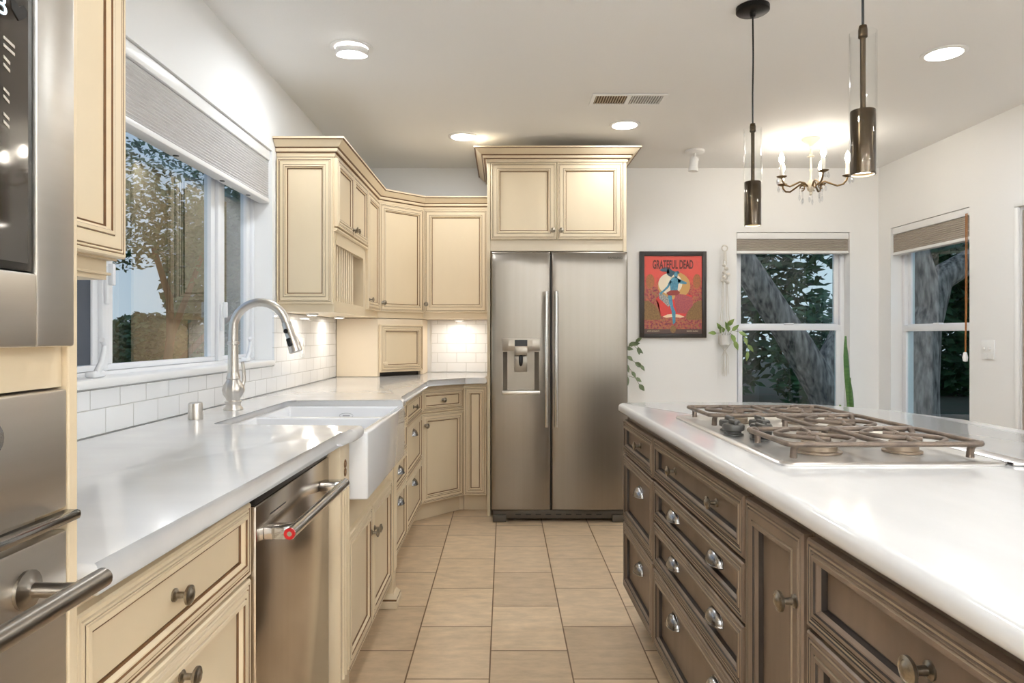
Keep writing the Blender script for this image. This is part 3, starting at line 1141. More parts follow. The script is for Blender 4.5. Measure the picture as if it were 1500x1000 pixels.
u2 = thing('upper_cabinet', 'narrow cream wall cabinet between the plate rack and the angled corner cabinet', 'cabinet', (XU, 4.364, 0), R90)
w = 0.415
b = B()
b.box(0, w, 0, dU, 1.342, 2.149)
b.obj('body', CREAM, u2)
front(u2, 'door', 0.008, w - .006, 1.387, 2.148, CM, fw=.055, knobs=((.03, 1.45),))

P1 = Vector((XU, 4.781))
L1 = 0.405
Q1 = P1 + Vector((L1, L1)) * math.sqrt(.5)
u3 = thing('corner_wall_cabinet', 'tall angled cream wall cabinet in the corner above the small garage cabinet', 'cabinet', (P1.x, P1.y, 0), PI / 4)
poly = [P1, Q1, (Q1.x, 5.396), (XL + .003, 5.396), (XL + .003, P1.y)]
b = B()
b.prism([loc45(p, P1) for p in poly], 1.342, 2.149)
b.obj('body', CREAM, u3)
front(u3, 'door', 0.006, L1 - .006, 1.387, 2.148, CM, fw=.055, knobs=((.03, 1.45),))

u4 = thing('appliance_garage', 'small angled cream cabinet standing on the counter in the corner', 'cabinet', (P1.x, P1.y, 0), PI / 4)
b = B()
poly = [P1 + Vector((0, .004)), Q1 + Vector((-.004, 0)), (Q1.x - .004, 5.388), (XL + .012, 5.388), (XL + .012, P1.y + .004)]
b.prism([loc45(p, P1) for p in poly], .958, 1.338)
o1 = [loc45(p, P1) for p in poly]
b.prism([o1[0], (.022, .004), (.022, .05), o1[4]], .931, .958)
b.prism([(L1 - .022, .004), o1[1], o1[2], (L1 - .022, .10)], .931, .958)
b.obj('body', CREAMLT, u4)
b = B()
b.box(.024, L1 - .026, .03, .06, .931, .9575)
b.obj('floor_gap', BLACK, u4)
front(u4, 'door', 0.012, L1 - .014, .962, 1.296, CM, fw=.05, knobs=((.04, 1.02),), knobm=CREAM)

u5 = thing('upper_cabinet', 'cream wall cabinet with one door left of the refrigerator', 'cabinet', (Q1.x + .002, Q1.y, 0), 0)
w = -.120 - Q1.x - .002
b = B()
b.box(0, w, 0, 5.397 - Q1.y, 1.342, 2.149)
b.obj('body', CREAM, u5)
front(u5, 'door', 0.006, w - .006, 1.387, 2.148, CM, fw=.06, knobs=((.025, 1.45),))

CROWN = [(.0005, 2.150), (.003, 2.150), (.006, 2.156), (.006, 2.170), (.018, 2.174), (.022, 2.180), (.022, 2.190), (.030, 2.196), (.040, 2.206), (.058, 2.226),
         (.066, 2.230), (.066, 2.240), (.0005, 2.240)]
CMS = [1, 0, 0, 1, 0, 0, 1, 0, 0, 1, 0, 0, 0]
fo = .001
b = B()
b.sweep([(XL + .002, 3.561), (XU + fo, 3.561), (XU + fo, P1.y), (Q1.x, Q1.y - fo), (-.122, Q1.y - fo)], CROWN, ms=CMS)
tag(b.obj('crown_moulding', [CREAM, GLAZE]), 'stepped cream crown moulding running over the left and corner wall cabinets', 'moulding')

# ---- refrigerator surround
YF = 4.62
ov2 = thing('refrigerator_surround', 'tall cream cabinet with two doors over the refrigerator', 'cabinet', (-.117, YF, 0), 0)
w = .94
b = B()
b.box(0.022, w - .022, 0, .77, 1.86, 2.40)
b.obj('body', CREAM, ov2)
b = B()
b.box(.022, w - .022, -.004, .02, 1.79, 1.8595)
b.obj('valance', CREAMLT, ov2)
for x in (0, w - .0215):
    b = B()
    b.box(x, x + .0215, -.015, .77, .001, 2.40, bev=.002)
    b.obj('side_panel', CREAM, ov2)
front(ov2, 'door', .026, w / 2 - .002, 1.866, 2.384, CM, fw=.06, knobs=((w / 2 - .028, 1.925),))
front(ov2, 'door', w / 2 + .002, w - .026, 1.866, 2.384, CM, fw=.06, knobs=((w / 2 + .028, 1.925),))
b = B()
CR2 = [(o * 1.3, 2.386 + (z - 2.150) * 1.0) for (o, z) in CROWN]
b.sweep([(-.001, .77), (-.001, -.016), (w + .001, -.016), (w + .001, .77)], CR2, ms=CMS)
b.box(0, w, -.015, .77, 2.401, 2.43)
b.obj('crown', [CREAM, GLAZE], ov2)

# ---- refrigerator
fx0, fx1, fy = -.088, .803, 4.42
fr = thing('refrigerator', 'stainless side-by-side refrigerator with a water dispenser in the left door', 'refrigerator', (fx0, fy, 0), 0)
w = fx1 - fx0
b = B()
b.box(.004, w - .004, .062, .75, .085, 1.745, bev=.004)
b.box(.03, w - .03, .12, .7, .001, .085)
b.obj('cabinet', mat('graphite_side', srgb(92, 90, 88), .4, .5), fr)
b = B()
b.box(.012, w - .012, .045, .10, .022, .078, bev=.004)
for x in (.012, w - .10):
    b.box(x, x + .088, .03, .11, .001, .05, bev=.006)
for i in range(9):
    x = .16 + i * .066
    b.box(x, x + .035, .0435, .046, .046, .053, 1)
b.obj('base_grille', [mat('grille_grey', srgb(92, 86, 78), .4, .5), BLACK], fr, smooth=40)
dx = .392 - .0


def fdoor(nm, x0, x1, cut=None):
    """softly bowed door slab, optional dispenser cut-out (x0,x1,z0,z1)"""
    b = B()
    z0, z1 = .086, 1.764
    xs = [x0 + (x1 - x0) * i / 12 for i in range(13)]
    zs = [z0 + (z1 - z0) * i / 12 for i in range(13)]
    if cut:
        xs = sorted(set([x for x in xs if not any(abs(x - c_) < .02 for c_ in cut[:2])] + list(cut[:2])))
        zs = sorted(set([z for z in zs if not any(abs(z - c_) < .06 for c_ in cut[2:])] + list(cut[2:])))
    def yb(x, z):
        t = (x - x0) / (x1 - x0) * 2 - 1
        e = min(x - x0, x1 - x, z - z0, z1 - z)
        r = .010
        edge = 0 if e > r else r - math.sqrt(max(0, r * r - (r - e) ** 2))
        top = max(0, (z - (z1 - .10)) / .10)
        return .012 * t * t + edge * .9 + .014 * top * top
    xs2 = sorted(set(xs + [x0 + .002, x0 + .005, x0 + .010, x1 - .010, x1 - .005, x1 - .002]))
    zs2 = sorted(set(zs + [z0 + .002, z0 + .006, z0 + .012, z1 - .10, z1 - .08, z1 - .06, z1 - .04, z1 - .02, z1 - .012, z1 - .006, z1 - .002]))
    g = [[b.bm.verts.new((x, yb(x, z), z)) for x in xs2] for z in zs2]
    for j in range(len(zs2) - 1):
        for i in range(len(xs2) - 1):
            if cut and cut[0] - 1e-6 <= xs2[i] and xs2[i + 1] <= cut[1] + 1e-6 and cut[2] - 1e-6 <= zs2[j] and zs2[j + 1] <= cut[3] + 1e-6:
                continue
            b.face([g[j][i], g[j][i + 1], g[j + 1][i + 1], g[j + 1][i]])
    bk = {}
    def back(v):
        if v not in bk:
            bk[v] = b.bm.verts.new((v.co.x, .058, v.co.z))
        return bk[v]
    loop = g[0] + [r[-1] for r in g[1:]] + g[-1][-2::-1] + [r[0] for r in g[-2:0:-1]]
    for a, c_ in zip(loop, loop[1:] + loop[:1]):
        b.face([a, c_, back(c_), back(a)])
    b.face([back(v) for v in loop])
    return b.obj(nm, STEEL, fr, smooth=40)


cut = (.074, .316, .862, 1.118)
dl_ = fdoor('freezer_door', .002, .386, cut)
dr_ = fdoor('fridge_door', .394, w - .002)
for (dr, x) in ((dl_, .357), (dr_, .420)):
    b = B()
    za, zb2 = .632, 1.502
    b.tube([(x, -.045, za), (x, -.052, za + .08), (x, -.052, zb2 - .08), (x, -.045, zb2)], .0125, 16)
    for z in (za + .03, zb2 - .03):
        b.tube([(x, -.045, z), (x, .012, z)], .008, 10)
    b.obj('handle', NICKEL, dr, smooth=40)
dsp = B()
x0, x1, z0, z1 = cut
m0 = .002
dsp.box(x0, x1, .05, .0575, z0, z1)                       # back
dsp.box(x0, x0 + .004, .004, .05, z0, z1)
dsp.box(x1 - .004, x1, .004, .05, z0, z1)
dsp.box(x0, x1, .004, .05, z1 - .004, z1)
dsp.prism([(x0 + .004, .05), (x0 + .032, .05), (x0 + .004, .006)], z0, z1 - .005)
dsp.prism([(x1 - .004, .05), (x1 - .004, .006), (x1 - .032, .05)], z0, z1 - .005)
ds = dsp.obj('water_dispenser', mat('dispenser_grey', srgb(150, 142, 131), .35, .7), dl_, smooth=30)
ds['label'] = 'recessed water and ice dispenser'
b = B()
b.box(x0 - .002, x1 + .002, -.002, .006, z1 + .001, z1 + .082, bev=.002)
b.box(x0 + .08, x1 - .08, -.006, .02, z1 - .026, z1 + .028, bev=.003)
b.box(x0 + .042, x0 + .078, -.0035, -.0015, z1 + .035, z1 + .07, bev=0)
b.box(x1 - .078, x1 - .046, -.0035, -.0015, z1 + .035, z1 + .07, bev=0)
b.obj('dispenser_panel', mat('dispenser_panel_steel', srgb(158, 150, 139), .32, .9), dl_, smooth=30)
b = B()
b.box(x0 + .080, x1 - .080, -.0045, -.0015, z1 + .032, z1 + .072)
b.obj('display', BLACK, dl_)
b = B()
b.box(x0 + .079, x1 - .080, .038, .0495, z0 + .12, z1 - .03, bev=.004)
b.lathe([(0, -.03), (.010, -.022), (.014, 0), (.014, .03), (.008, .045), (0, .047)], 14, 1, M=Matrix.Translation(((x0 + x1) / 2, .034, z0 + .185)) @ Matrix.Scale(.7, 4, (0, 1, 0)))
b.obj('paddle', [mat('paddle_grey', srgb(152, 145, 134), .3, .6), BLACK], dl_, smooth=40)
b = B()
b.box(x0 - .002, x1 + .002, -.008, .045, z0 - .024, z0 - .001, bev=.003)
b.obj('drip_tray', STEELH, dl_, smooth=40)
text_obj('maker_badge', 'SAMSUNG', .021, mat('badge_grey', srgb(96, 90, 82), .35, .8), dr_, (w - .085, .0075, 1.722), (PI / 2 - .12, 0, 0), .0006)

# ------------------------------------------------------------------ island
TH = -PI / 2 + 0.0136
IO = Vector((.526, 2.918, 0))
def ithing(name, label, cat, lx, ly=0.0, z=0.0, group=None):
    c_, s_ = math.cos(TH), math.sin(TH)
    return thing(name, label, cat, (IO.x + lx * c_ - ly * s_, IO.y + lx * s_ + ly * c_, z), TH, group)

ID = 0.93
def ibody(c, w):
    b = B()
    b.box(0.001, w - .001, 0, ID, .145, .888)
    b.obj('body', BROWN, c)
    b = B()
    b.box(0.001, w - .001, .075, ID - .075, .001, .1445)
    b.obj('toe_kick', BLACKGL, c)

c = ithing('island_cabinet', 'dark brown island cabinet at the far end with a knob drawer over two cup-pull drawers', 'cabinet', 0)
w = .555
ibody(c, w)
front(c, 'drawer', .004, w - .006, .722, .862, IM, fw=.042, knobs=((w / 2, .792),), knobm=PEWTER)
front(c, 'drawer', .004, w - .006, .436, .714, IM, fw=.05, cups=((w / 2, .60),))
front(c, 'drawer', .004, w - .006, .154, .428, IM, fw=.05, cups=((w / 2, .305),))
c = ithing('island_cabinet', 'wide dark brown island drawer cabinet under the cooktop', 'cabinet', .557)
w = .862
ibody(c, w)
front(c, 'drawer', .006, w - .006, .727, .866, IM, fw=.042, knobs=((.23, .796), (.63, .796)))
front(c, 'drawer', .006, w - .006, .585, .717, IM, fw=.042, cups=((.23, .645), (.63, .645)))
front(c, 'drawer', .006, w - .006, .428, .577, IM, fw=.042, cups=((.23, .497), (.63, .497)))
front(c, 'drawer', .006, w - .006, .154, .420, IM, fw=.05, cups=((.23, .315), (.63, .315)))
c = ithing('island_cabinet', 'narrow dark brown island cabinet with one tall knobbed door', 'cabinet', 1.421)
w = .288
ibody(c, w)
front(c, 'door', .006, w - .006, .154, .866, IM, fw=.058, knobs=((w - .032, .737),), ks=1.15)
c = ithing('island_cabinet', 'dark brown island cabinet nearest the viewer with wide knobbed drawers', 'cabinet', 1.711)
w = .90
ibody(c, w)
front(c, 'drawer', .008, w - .006, .712, .866, IM, fw=.042, knobs=((.325, .787), (.68, .787)), ks=1.15)
front(c, 'drawer', .008, w - .006, .44, .704, IM, fw=.05, knobs=((.325, .60), (.68, .60)), ks=1.15)
front(c, 'drawer', .008, w - .006, .154, .432, IM, fw=.05, knobs=((.325, .32), (.68, .32)), ks=1.15)

ct = ithing('island_countertop', 'white quartz countertop with rounded corners on the dark island', 'countertop', 0)
poly = [(2.70, -.042), (2.70, 1.05), (.80, 1.05), (.58, 1.045), (.42, 1.015), (.28, .96), (.16, .89), (.06, .80), (-.01, .69), (-.035, .58), (-.042, .45), (-.042, .012)]
poly += [(-.042 + .054 * (1 - math.cos(a)), .012 - .054 * math.sin(a)) for a in (.4, .8, 1.2, PI / 2)]
b = B()
b.prism(poly, .8895, .93, bev=.017, seg=5)
b.obj('slab', QUARTZ, ct, smooth=35)

# ------------------------------------------------------------------ cooktop
ck = ithing('gas_cooktop', 'stainless gas cooktop with cast iron grates set in the island counter', 'cooktop', .51, .065, .9305)
CW, CD = .905, .515             # along the island, across it
def rrect(x0, x1, y0, y1, r):
    p = []
    for (cx, cy, a) in ((x1 - r, y0 + r, -90), (x1 - r, y1 - r, 0), (x0 + r, y1 - r, 90), (x0 + r, y0 + r, 180)):
        p += arc(cx, cy, r, a, a + 90, 4)
    return p
b = B()
ra = rrect(0, CW, 0, CD, .03)
rb = rrect(.006, CW - .006, .006, CD - .006, .026)
rc = rrect(.020, CW - .020, .020, CD - .020, .02)
rd = rrect(.030, CW - .030, .030, CD - .030, .014)
lay = [[b.bm.verts.new((p[0], p[1], z)) for p in r_] for r_, z in ((ra, 0), (ra, .004), (rb, .008), (rc, .008), (rd, .003))]
for A, C in zip(lay, lay[1:]):
    n = len(A)
    for k in range(n):
        b.face([A[k], A[(k + 1) % n], C[(k + 1) % n], C[k]])
b.face(lay[-1])
b.face(lay[0][::-1])
b.obj('tray', COOKST, ck, smooth=50)


def burner(cx, cy, r):
    b = B()
    b.lathe([(0, .0035), (r * 1.25, .0035), (r * 1.25, .008), (r, .010), (r, .020), (r * .96, .022), (0, .022)], 28, M=Matrix.Translation((cx, cy, 0)), flute=(28, .02, .009, .021))
    bn = b.obj('burner', BURN, ck, smooth=40)
    b = B()
    b.lathe([(0, .0222), (r * .8, .0222), (r * .84, .026), (r * .8, .030), (0, .031)], 24, M=Matrix.Translation((cx, cy, 0)))
    b.obj('burner_cap', BURN, bn, smooth=40)


for (cx, cy, r) in ((.17, .16, .036), (.17, .37, .045), (.45, .375, .055), (.735, .16, .045), (.735, .37, .036)):
    burner(cx, cy, r)


def grate(x0, x1, y0, y1, cells):
    b = B()
    z, r = .042, .0062
    fr_ = rrect(x0, x1, y0, y1, .018)
    b.tube([(p[0], p[1], z) for p in fr_], r, 10, closed=True)
    for (x, y) in ((x0, y0 + .02), (x1, y0 + .02), (x0, y1 - .02), (x1, y1 - .02)):
        sx = -1 if x == x0 else 1
        b.tube([(x, y, z), (x - sx * .012, y, z - .003), (x - sx * .020, y, z - .014), (x - sx * .022, y, .0085)], [.0068, .0075, .008, .0085], 10)
    for (cx, cy) in cells:
        # two sweeping S-curved fingers towards the burner and straight bars around it
        for sg in (1, -1):
            p = []
            for i in range(13):
                t = i / 12
                p.append((cx + sg * (.115 - .17 * t), cy + sg * (.012 + .062 * math.sin(t * PI * 1.15)), z))
            b.tube(p, .0058, 8)
            b.tube([(cx + sg * .02, cy + sg * (y1 - y0) * .0, z), (cx + sg * .0 + sg * .065, cy - sg * .02, z), (cx + sg * .12, cy - sg * .028, z)], .0062, 8)
    ym = (y0 + y1) / 2
    if len(cells) > 1:
        b.tube([(x0, ym, z), (x1, ym, z)], .007, 8)
    return b.obj('grate', IRON, ck, smooth=60)


grate(.042, .295, .035, .485, ((.17, .15), (.17, .37)))
grate(.305, .595, .235, .485, ((.45, .36),))
grate(.605, .862, .035, .485, ((.735, .15), (.735, .37)))
for (kx, ky) in ((.355, .075), (.355, .165), (.445, .055), (.445, .135), (.53, .10)):
    b = B()
    b.lathe([(0, .0035), (.028, .0035), (.028, .007), (.022, .009), (.022, .014), (.030, .018), (.031, .030), (.028, .035), (0, .035)], 22, M=Matrix.Translation((kx, ky, 0)))
    b.box(kx - .027, kx + .027, ky - .0065, ky + .0065, .034, .047, bev=.004)
    b.obj('knob', KNOBGR, ck, smooth=40)
dv = ithing('downdraft_vent', 'thin stainless downdraft vent strip behind the cooktop', 'vent', .51, .583, .9305)
b = B()
b.box(0, CW, .0, .055, 0, .007, bev=.003)
b.obj('lid', COOKST, dv, smooth=40)
b = B()
b.box(CW - .02, CW - .004, -.0005, .002, .0015, .0065)
b.obj('finger_notch', BLACK, dv)

# ------------------------------------------------------------------ ceiling fixtures
def recessed(x, y, label, power=CAN_W, tilt=False, group='recessed ceiling lights'):
    t = thing('recessed_light', label, 'light', (x, y, ZC), 0, group)
    b = B()
    b.lathe([(.075, -.0005), (.098, -.0005), (.098, -.004), (.090, -.007), (.078, -.006), (.075, -.0005)], 36)
    b.obj('trim_ring', TRIMW, t, smooth=50)
    b = B()
    if tilt:
        M_ = Matrix.Rotation(math.radians(10), 4, 'X')
        b.lathe([(.074, -.004), (.074, -.030), (.070, -.034)], 36, M=M_)
        b.obj('gimbal', TRIMW, t, smooth=50)
        b = B()
        b.lathe([(0, -.030), (.070, -.030), (.070, -.033), (0, -.034)], 36, M=M_)
    else:
        b.lathe([(0, -.004), (.077, -.004), (.077, -.0065), (0, -.0068)], 36)
    b.obj('lens', LENS, t, smooth=50)
    area_light('lamp', (0, 0, -.04 if tilt else -.010), power, .15, (.90, .952, 1), parent=t)
    return t

recessed(-.703, 3.14, 'tilted round ceiling light above the sink', 6.0, tilt=True)
recessed(-.277, 4.54, 'round recessed ceiling light above the corner wall cabinets', 4.5)
recessed(.755, 4.29, 'round recessed ceiling light just below the air vent', 4.0)
recessed(2.06, 3.20, 'round recessed ceiling light at the far right of the ceiling', 9.5)
for (x, y) in ((-.1, 1.3), (2.6, 1.2), (-.3, -.7), (1.0, -.7), (2.3, -.7), (.3, -2.3), (1.8, -2.3)):  # unseen cans added to raise the room's general brightness
    recessed(x, y, 'added round recessed fill light, unseen above or behind the viewer', 7.0 if x == -.1 else ADDED_CAN_W)

vt = thing('ceiling_vent', 'rectangular white air register in the ceiling with brown and white slats', 'vent', (.69, 3.82, ZC), 0)
b = B()
for (x0, x1, y0, y1) in ((-.208, .208, -.088, -.066), (-.208, .208, .066, .088), (-.208, -.186, -.066, .066), (.186, .208, -.066, .066), (-.012, .012, -.066, .066)):
    b.box(x0, x1, y0, y1, -.008, -.001, bev=.002)
b.obj('frame', TRIMW, vt)
b = B()
b.box(-.186, -.012, -.066, .066, -.0025, -.001, 0)
b.box(.012, .186, -.066, .066, -.0025, -.001, 1)
b.obj('backing', [mat('duct_brown', srgb(96, 74, 50), .7), mat('duct_grey', srgb(150, 148, 145), .7)], vt)
for i in range(26):
    if i == 12 or i == 13:
        continue
    x = -.180 + i * .0144
    b = B()
    b.box(x - .002, x + .002, -.066, .066, -.007, -.0026)
    b.obj('slat', TRIMW if i > 12 else mat('slat_tan', srgb(206, 190, 164), .5) if i == 0 else bpy.data.materials['slat_tan'], vt)

sm = thing('ceiling_spotlight', 'small white swivel spotlight on a round ceiling plate', 'light', (1.36, 4.88, ZC), 0)
b = B()
b.lathe([(0, -.001), (.068, -.001), (.068, -.016), (.060, -.022), (0, -.022)], 28)
b.obj('ceiling_plate', TRIMW, sm, smooth=40)
b = B()
b.tube([(0, 0, -.022), (0, 0, -.05)], .010, 10)
b.tube([(-.026, 0, -.075), (-.024, 0, -.05), (0, 0, -.045), (.024, 0, -.05), (.026, 0, -.075)], .005, 8)
b.obj('swivel_bracket', TRIMW, sm, smooth=40)
b = B()
b.lathe([(0, -.052), (.022, -.052), (.030, -.062), (.031, -.125), (.035, -.128), (.035, -.150), (.028, -.152), (0, -.150)], 24, M=Matrix.Rotation(.08, 4, 'Y'))
b.obj('lamp_head', TRIMW, sm, smooth=40)


def pendant(x, y, label):
    t = thing('pendant_light', label, 'light', (x, y, ZC), 0, 'glass cylinder pendants over the island')
    b = B()
    b.lathe([(0, -.001), (.065, -.001), (.065, -.018), (.060, -.022), (.012, -.024), (.010, -.04), (0, -.042)], 32)
    b.obj('canopy', BLACKM, t, smooth=40)
    zt_, zc_, zb2 = 2.052 - ZC, 1.838 - ZC, 1.662 - ZC
    b = B()
    b.tube([(0, 0, -.04), (.002, 0, -.2), (0, .001, -.35), (0, 0, zt_ + .012)], .0035, 8)
    b.obj('cord', BLACK, t, smooth=60)
    b = B()
    b.tube([(0, 0, zt_ + .014), (0, 0, zc_)], .0072, 12)
    b.lathe([(0, zt_ + .02), (.010, zt_ + .02), (.012, zt_ + .008), (.012, zt_ - .012), (.0072, zt_ - .016)], 14)
    b.obj('stem', BRONZE, t, smooth=40)
    b = B()
    R0 = .0355
    b.lathe([(R0, zb2 + .001), (R0, zt_), (R0 - .0015, zt_ + .0015), (R0 - .003, zt_), (R0 - .003, zc_ + .002)], 40)
    b.obj('glass_shade', GLASSP, t, smooth=50)
    b = B()
    b.lathe([(0, zc_), (R0 - .004, zc_), (R0 - .003, zc_ - .002), (R0 - .003, zb2), (R0 - .006, zb2), (R0 - .006, zb2 + .02)], 40)
    b.obj('metal_sleeve', BRONZE, t, smooth=40)
    b = B()
    b.lathe([(0, zb2 + .012), (R0 - .0065, zb2 + .012), (R0 - .0065, zb2 + .009), (0, zb2 + .008)], 28)
    b.obj('lamp_lens', LENS, t, smooth=40)
    area_light('lamp', (0, 0, zb2 + .004), PENDANT_W, .055, (1, .94, .86), parent=t)
    return t

pendant(.987, 1.88, 'nearer clear glass and bronze pendant hanging over the island, canopy out of view')
pendant(1.0, 2.75, 'farther clear glass and bronze pendant hanging from a visible black canopy')

# ---- chandelier
ch = thing('chandelier', 'small antique brass chandelier with five candle bulbs and hanging crystals', 'chandelier', (2.06, 4.59, ZC), 0)
IVORY = mat('ivory_canopy', srgb(226, 216, 196), .4)
b = B()
b.lathe([(0, -.001), (.058, -.001), (.056, -.008), (.036, -.026), (.016, -.042), (.010, -.05), (0, -.05)], 28)
b.obj('canopy', IVORY, ch, smooth=50)
b = B()
for i in range(3):
    zc_ = -.060 - i * .022
    p = [((.008 * math.cos(a) if i % 2 == 0 else 0), (.008 * math.cos(a) if i % 2 else 0), zc_ + .016 * math.sin(a)) for a in [2 * PI * k / 10 for k in range(10)]]
    b.tube(p, .0025, 6, closed=True)
b.obj('chain', IVORY, ch, smooth=60)
b = B()
b.lathe([(0, -.115), (.022, -.118), (.024, -.122), (.006, -.126), (.006, -.20), (.012, -.21), (.006, -.225), (.006, -.27), (.018, -.29), (.028, -.32), (.022, -.345),
         (.008, -.36), (.010, -.375), (0, -.385)], 20)
b.obj('stem', IVORY, ch, smooth=50)
def drop(par, x, y, z, s=1.0, nm='crystal_drop'):
    b = B()
    b.tube([(x, y, z), (x, y, z - .012 * s)], .0008, 5)
    b.lathe([(0, 0), (.005 * s, -.006 * s), (.009 * s, -.020 * s), (.007 * s, -.030 * s), (0, -.036 * s)], 7, M=Matrix.Translation((x, y, z - .010 * s)))
    return b.obj(nm, CRYSTAL, par)
for k in range(5):
    a = math.radians(-95 + 72 * k)
    ca, sa = math.cos(a), math.sin(a)
    b = B()
    prof_ = [(.02, -.325), (.05, -.300), (.085, -.295), (.12, -.312), (.16, -.330), (.195, -.322), (.215, -.298), (.222, -.275)]
    b.tube([(r_ * ca, r_ * sa, z) for r_, z in prof_], [.006] * 8, 8)
    b.tube([((.065 + .018 * math.cos(q)) * ca, (.065 + .018 * math.cos(q)) * sa, -.322 + .018 * math.sin(q)) for q in [i * .5 for i in range(11)]], .004, 6)
    arm = b.obj('arm', BRASS, ch, smooth=60)
    px, py = .222 * ca, .222 * sa
    b = B()
    b.lathe([(0, -.280), (.012, -.278), (.030, -.270), (.034, -.266), (.030, -.265), (.014, -.264), (0, -.264)], 16, M=Matrix.Translation((px, py, 0)))
    b.obj('bobeche', BRASS, arm, smooth=50)
    b = B()
    b.lathe([(0, -.264), (.0125, -.264), (.0125, -.185), (.009, -.182), (0, -.182)], 14, M=Matrix.Translation((px, py, 0)))
    b.obj('candle_sleeve', CANDLE, arm, smooth=50)
    b = B()
    b.lathe([(0, -.183), (.009, -.180), (.017, -.160), (.018, -.148), (.012, -.125), (.004, -.108), (0, -.102)], 14, M=Matrix.Translation((px, py, 0)))
    b.obj('bulb', BULBM, arm, smooth=60)
    for q in range(3):
        an = a + (q - 1) * 1.2
        drop(arm, px + .03 * math.cos(an), py + .03 * math.sin(an), -.268, 1.1)
for k in range(8):
    a = 2 * PI * k / 8 + .2
    r_ = .055 if k % 2 else .085
    b = B()
    x, y = r_ * math.cos(a), r_ * math.sin(a)
    z0 = -.335 if k % 2 else -.318
    n = 5
    for i in range(n):
        b.lathe([(0, .0045), (.0042, 0), (0, -.0045)], 6, M=Matrix.Translation((x, y, z0 - .008 - i * .011)))
    b.lathe([(0, 0), (.005, -.008), (.008, -.026), (.004, -.04), (0, -.046)], 7, M=Matrix.Translation((x, y, z0 - .008 - n * .011 + .004)))
    b.tube([(x, y, z0 + .02), (x, y, z0 - .06)], .0006, 4)
    b.obj('crystal_strand', CRYSTAL, ch)

# ---- under-cabinet puck lights
def puck(x, y, label, power=PUCK_W):
    t = thing('puck_light', label, 'light', (x, y, 1.3415), 0, 'puck lights under the wall cabinets')
    b = B()
    b.lathe([(0, -.0005), (.034, -.0005), (.034, -.010), (.029, -.012), (.029, -.0095), (.0, -.0095)], 24)
    b.obj('housing', TRIMW, t, smooth=40)
    b = B()
    b.lathe([(0, -.0096), (.028, -.0096), (.026, -.0115), (0, -.0118)], 24)
    b.obj('lens', LENS, t, smooth=40)
    area_light('lamp', (0, 0, -.014), power, .05, (1, .93, .84), parent=t)

puck(-1.07, 3.80, 'round puck light under the plate rack cabinet, nearer the window')
puck(-1.07, 4.42, 'round puck light under the narrow wall cabinet by the corner')
puck(-.35, 5.24, 'round puck light under the wall cabinet beside the refrigerator')

# ---- added uplight floor lamps, unseen behind the viewer, to brighten the ceiling
def added_uplight(x, y, label):
    t = thing('added_floor_lamp', label, 'lamp', (x, y, 0), 0)
    b = B()
    b.lathe([(0, .001), (.14, .001), (.14, .015), (.03, .03), (0, .03)], 28)
    b.obj('base', BRONZE, t, smooth=40)
    b = B()
    b.tube([(0, 0, .03), (0, 0, 1.66)], .012, 12)
    b.obj('pole', BRONZE, t, smooth=40)
    b = B()
    b.lathe([(0, 1.66), (.04, 1.665), (.15, 1.71), (.20, 1.78), (.196, 1.782), (.145, 1.718), (.03, 1.675), (0, 1.672)], 32)
    b.obj('bowl_shade', TRIMW, t, smooth=50)
    area_light('lamp', (0, 0, 1.74), ADDED_UPLIGHT_W, .34, (.90, .952, 1), rot=(PI, 0, 0), parent=t)

added_uplight(2.1, -1.7, 'added uplight floor lamp, unseen behind the viewer near the right wall')
added_uplight(-.75, -1.6, 'added uplight floor lamp, unseen behind the viewer near the left wall')

# ---- outlets and switch
def plate(name, label, cat, loc, rotz, w=.07, h=.115, n=1):
    t = thing(name, label, cat, loc, rotz)
    b = B()
    b.box(-w / 2, w / 2, -.006, -.0005, -h / 2, h / 2, bev=.003)
    b.obj('cover_plate', TRIMW, t, smooth=40)
    return t
t = plate('light_switch', 'white double switch plate between the right window and the doorway', 'switch', (XR, 4.175, 1.135), -R90, .115, .115)
for x in (-.023, .023):
    b = B()
    b.box(x - .005, x + .005, -.016, -.006, -.004, .012, bev=.002)
    b.obj('toggle', TRIMW, t, smooth=40)
b = B()
b.box(-.056, -.004, -.0075, -.0062, -.062, -.028)
b.box(.002, .056, -.0085, -.0062, -.060, -.026)
b.obj('paper_label', mat('white_paper', srgb(240, 240, 238), .7), t)
t = plate('wall_outlet', 'white outlet plate on the tiles under the plate rack cabinet', 'outlet', (XL + .0095, 3.98, 1.15), R90)
for z in (-.026, .026):
    b = B()
    b.box(-.016, .016, -.0085, -.0062, z - .014, z + .014, bev=.003)
    b.obj('socket', TRIMW, t, smooth=40)

# ------------------------------------------------------------------ poster
PY = YB - .022
S = PY / 1000
def pz(zx, zy):
    return ((930 + zx / 7.145 - 739) * S, 1.22 + (491 - 360 - zy / 7.145) * S)
po = thing('framed_poster', 'red concert poster with a blue dancing figure in a dark frame', 'poster', (0, PY, 0), 0)
fx_0, fz1 = pz(50, 58)
fx_1, fz0 = pz(748, 962)
ix0, iz1 = pz(98, 107)
ix1, iz0 = pz(702, 916)
b = B()
b.box(fx_0, ix0, -.008, .018, fz0, fz1, bev=.002)
b.box(ix1, fx_1, -.008, .018, fz0, fz1, bev=.002)
b.box(ix0, ix1, -.008, .018, fz0, iz0, bev=.002)
b.box(ix0, ix1, -.008, .018, iz1, fz1, bev=.002)
b.obj('frame', FRAMEBK, po, smooth=40)
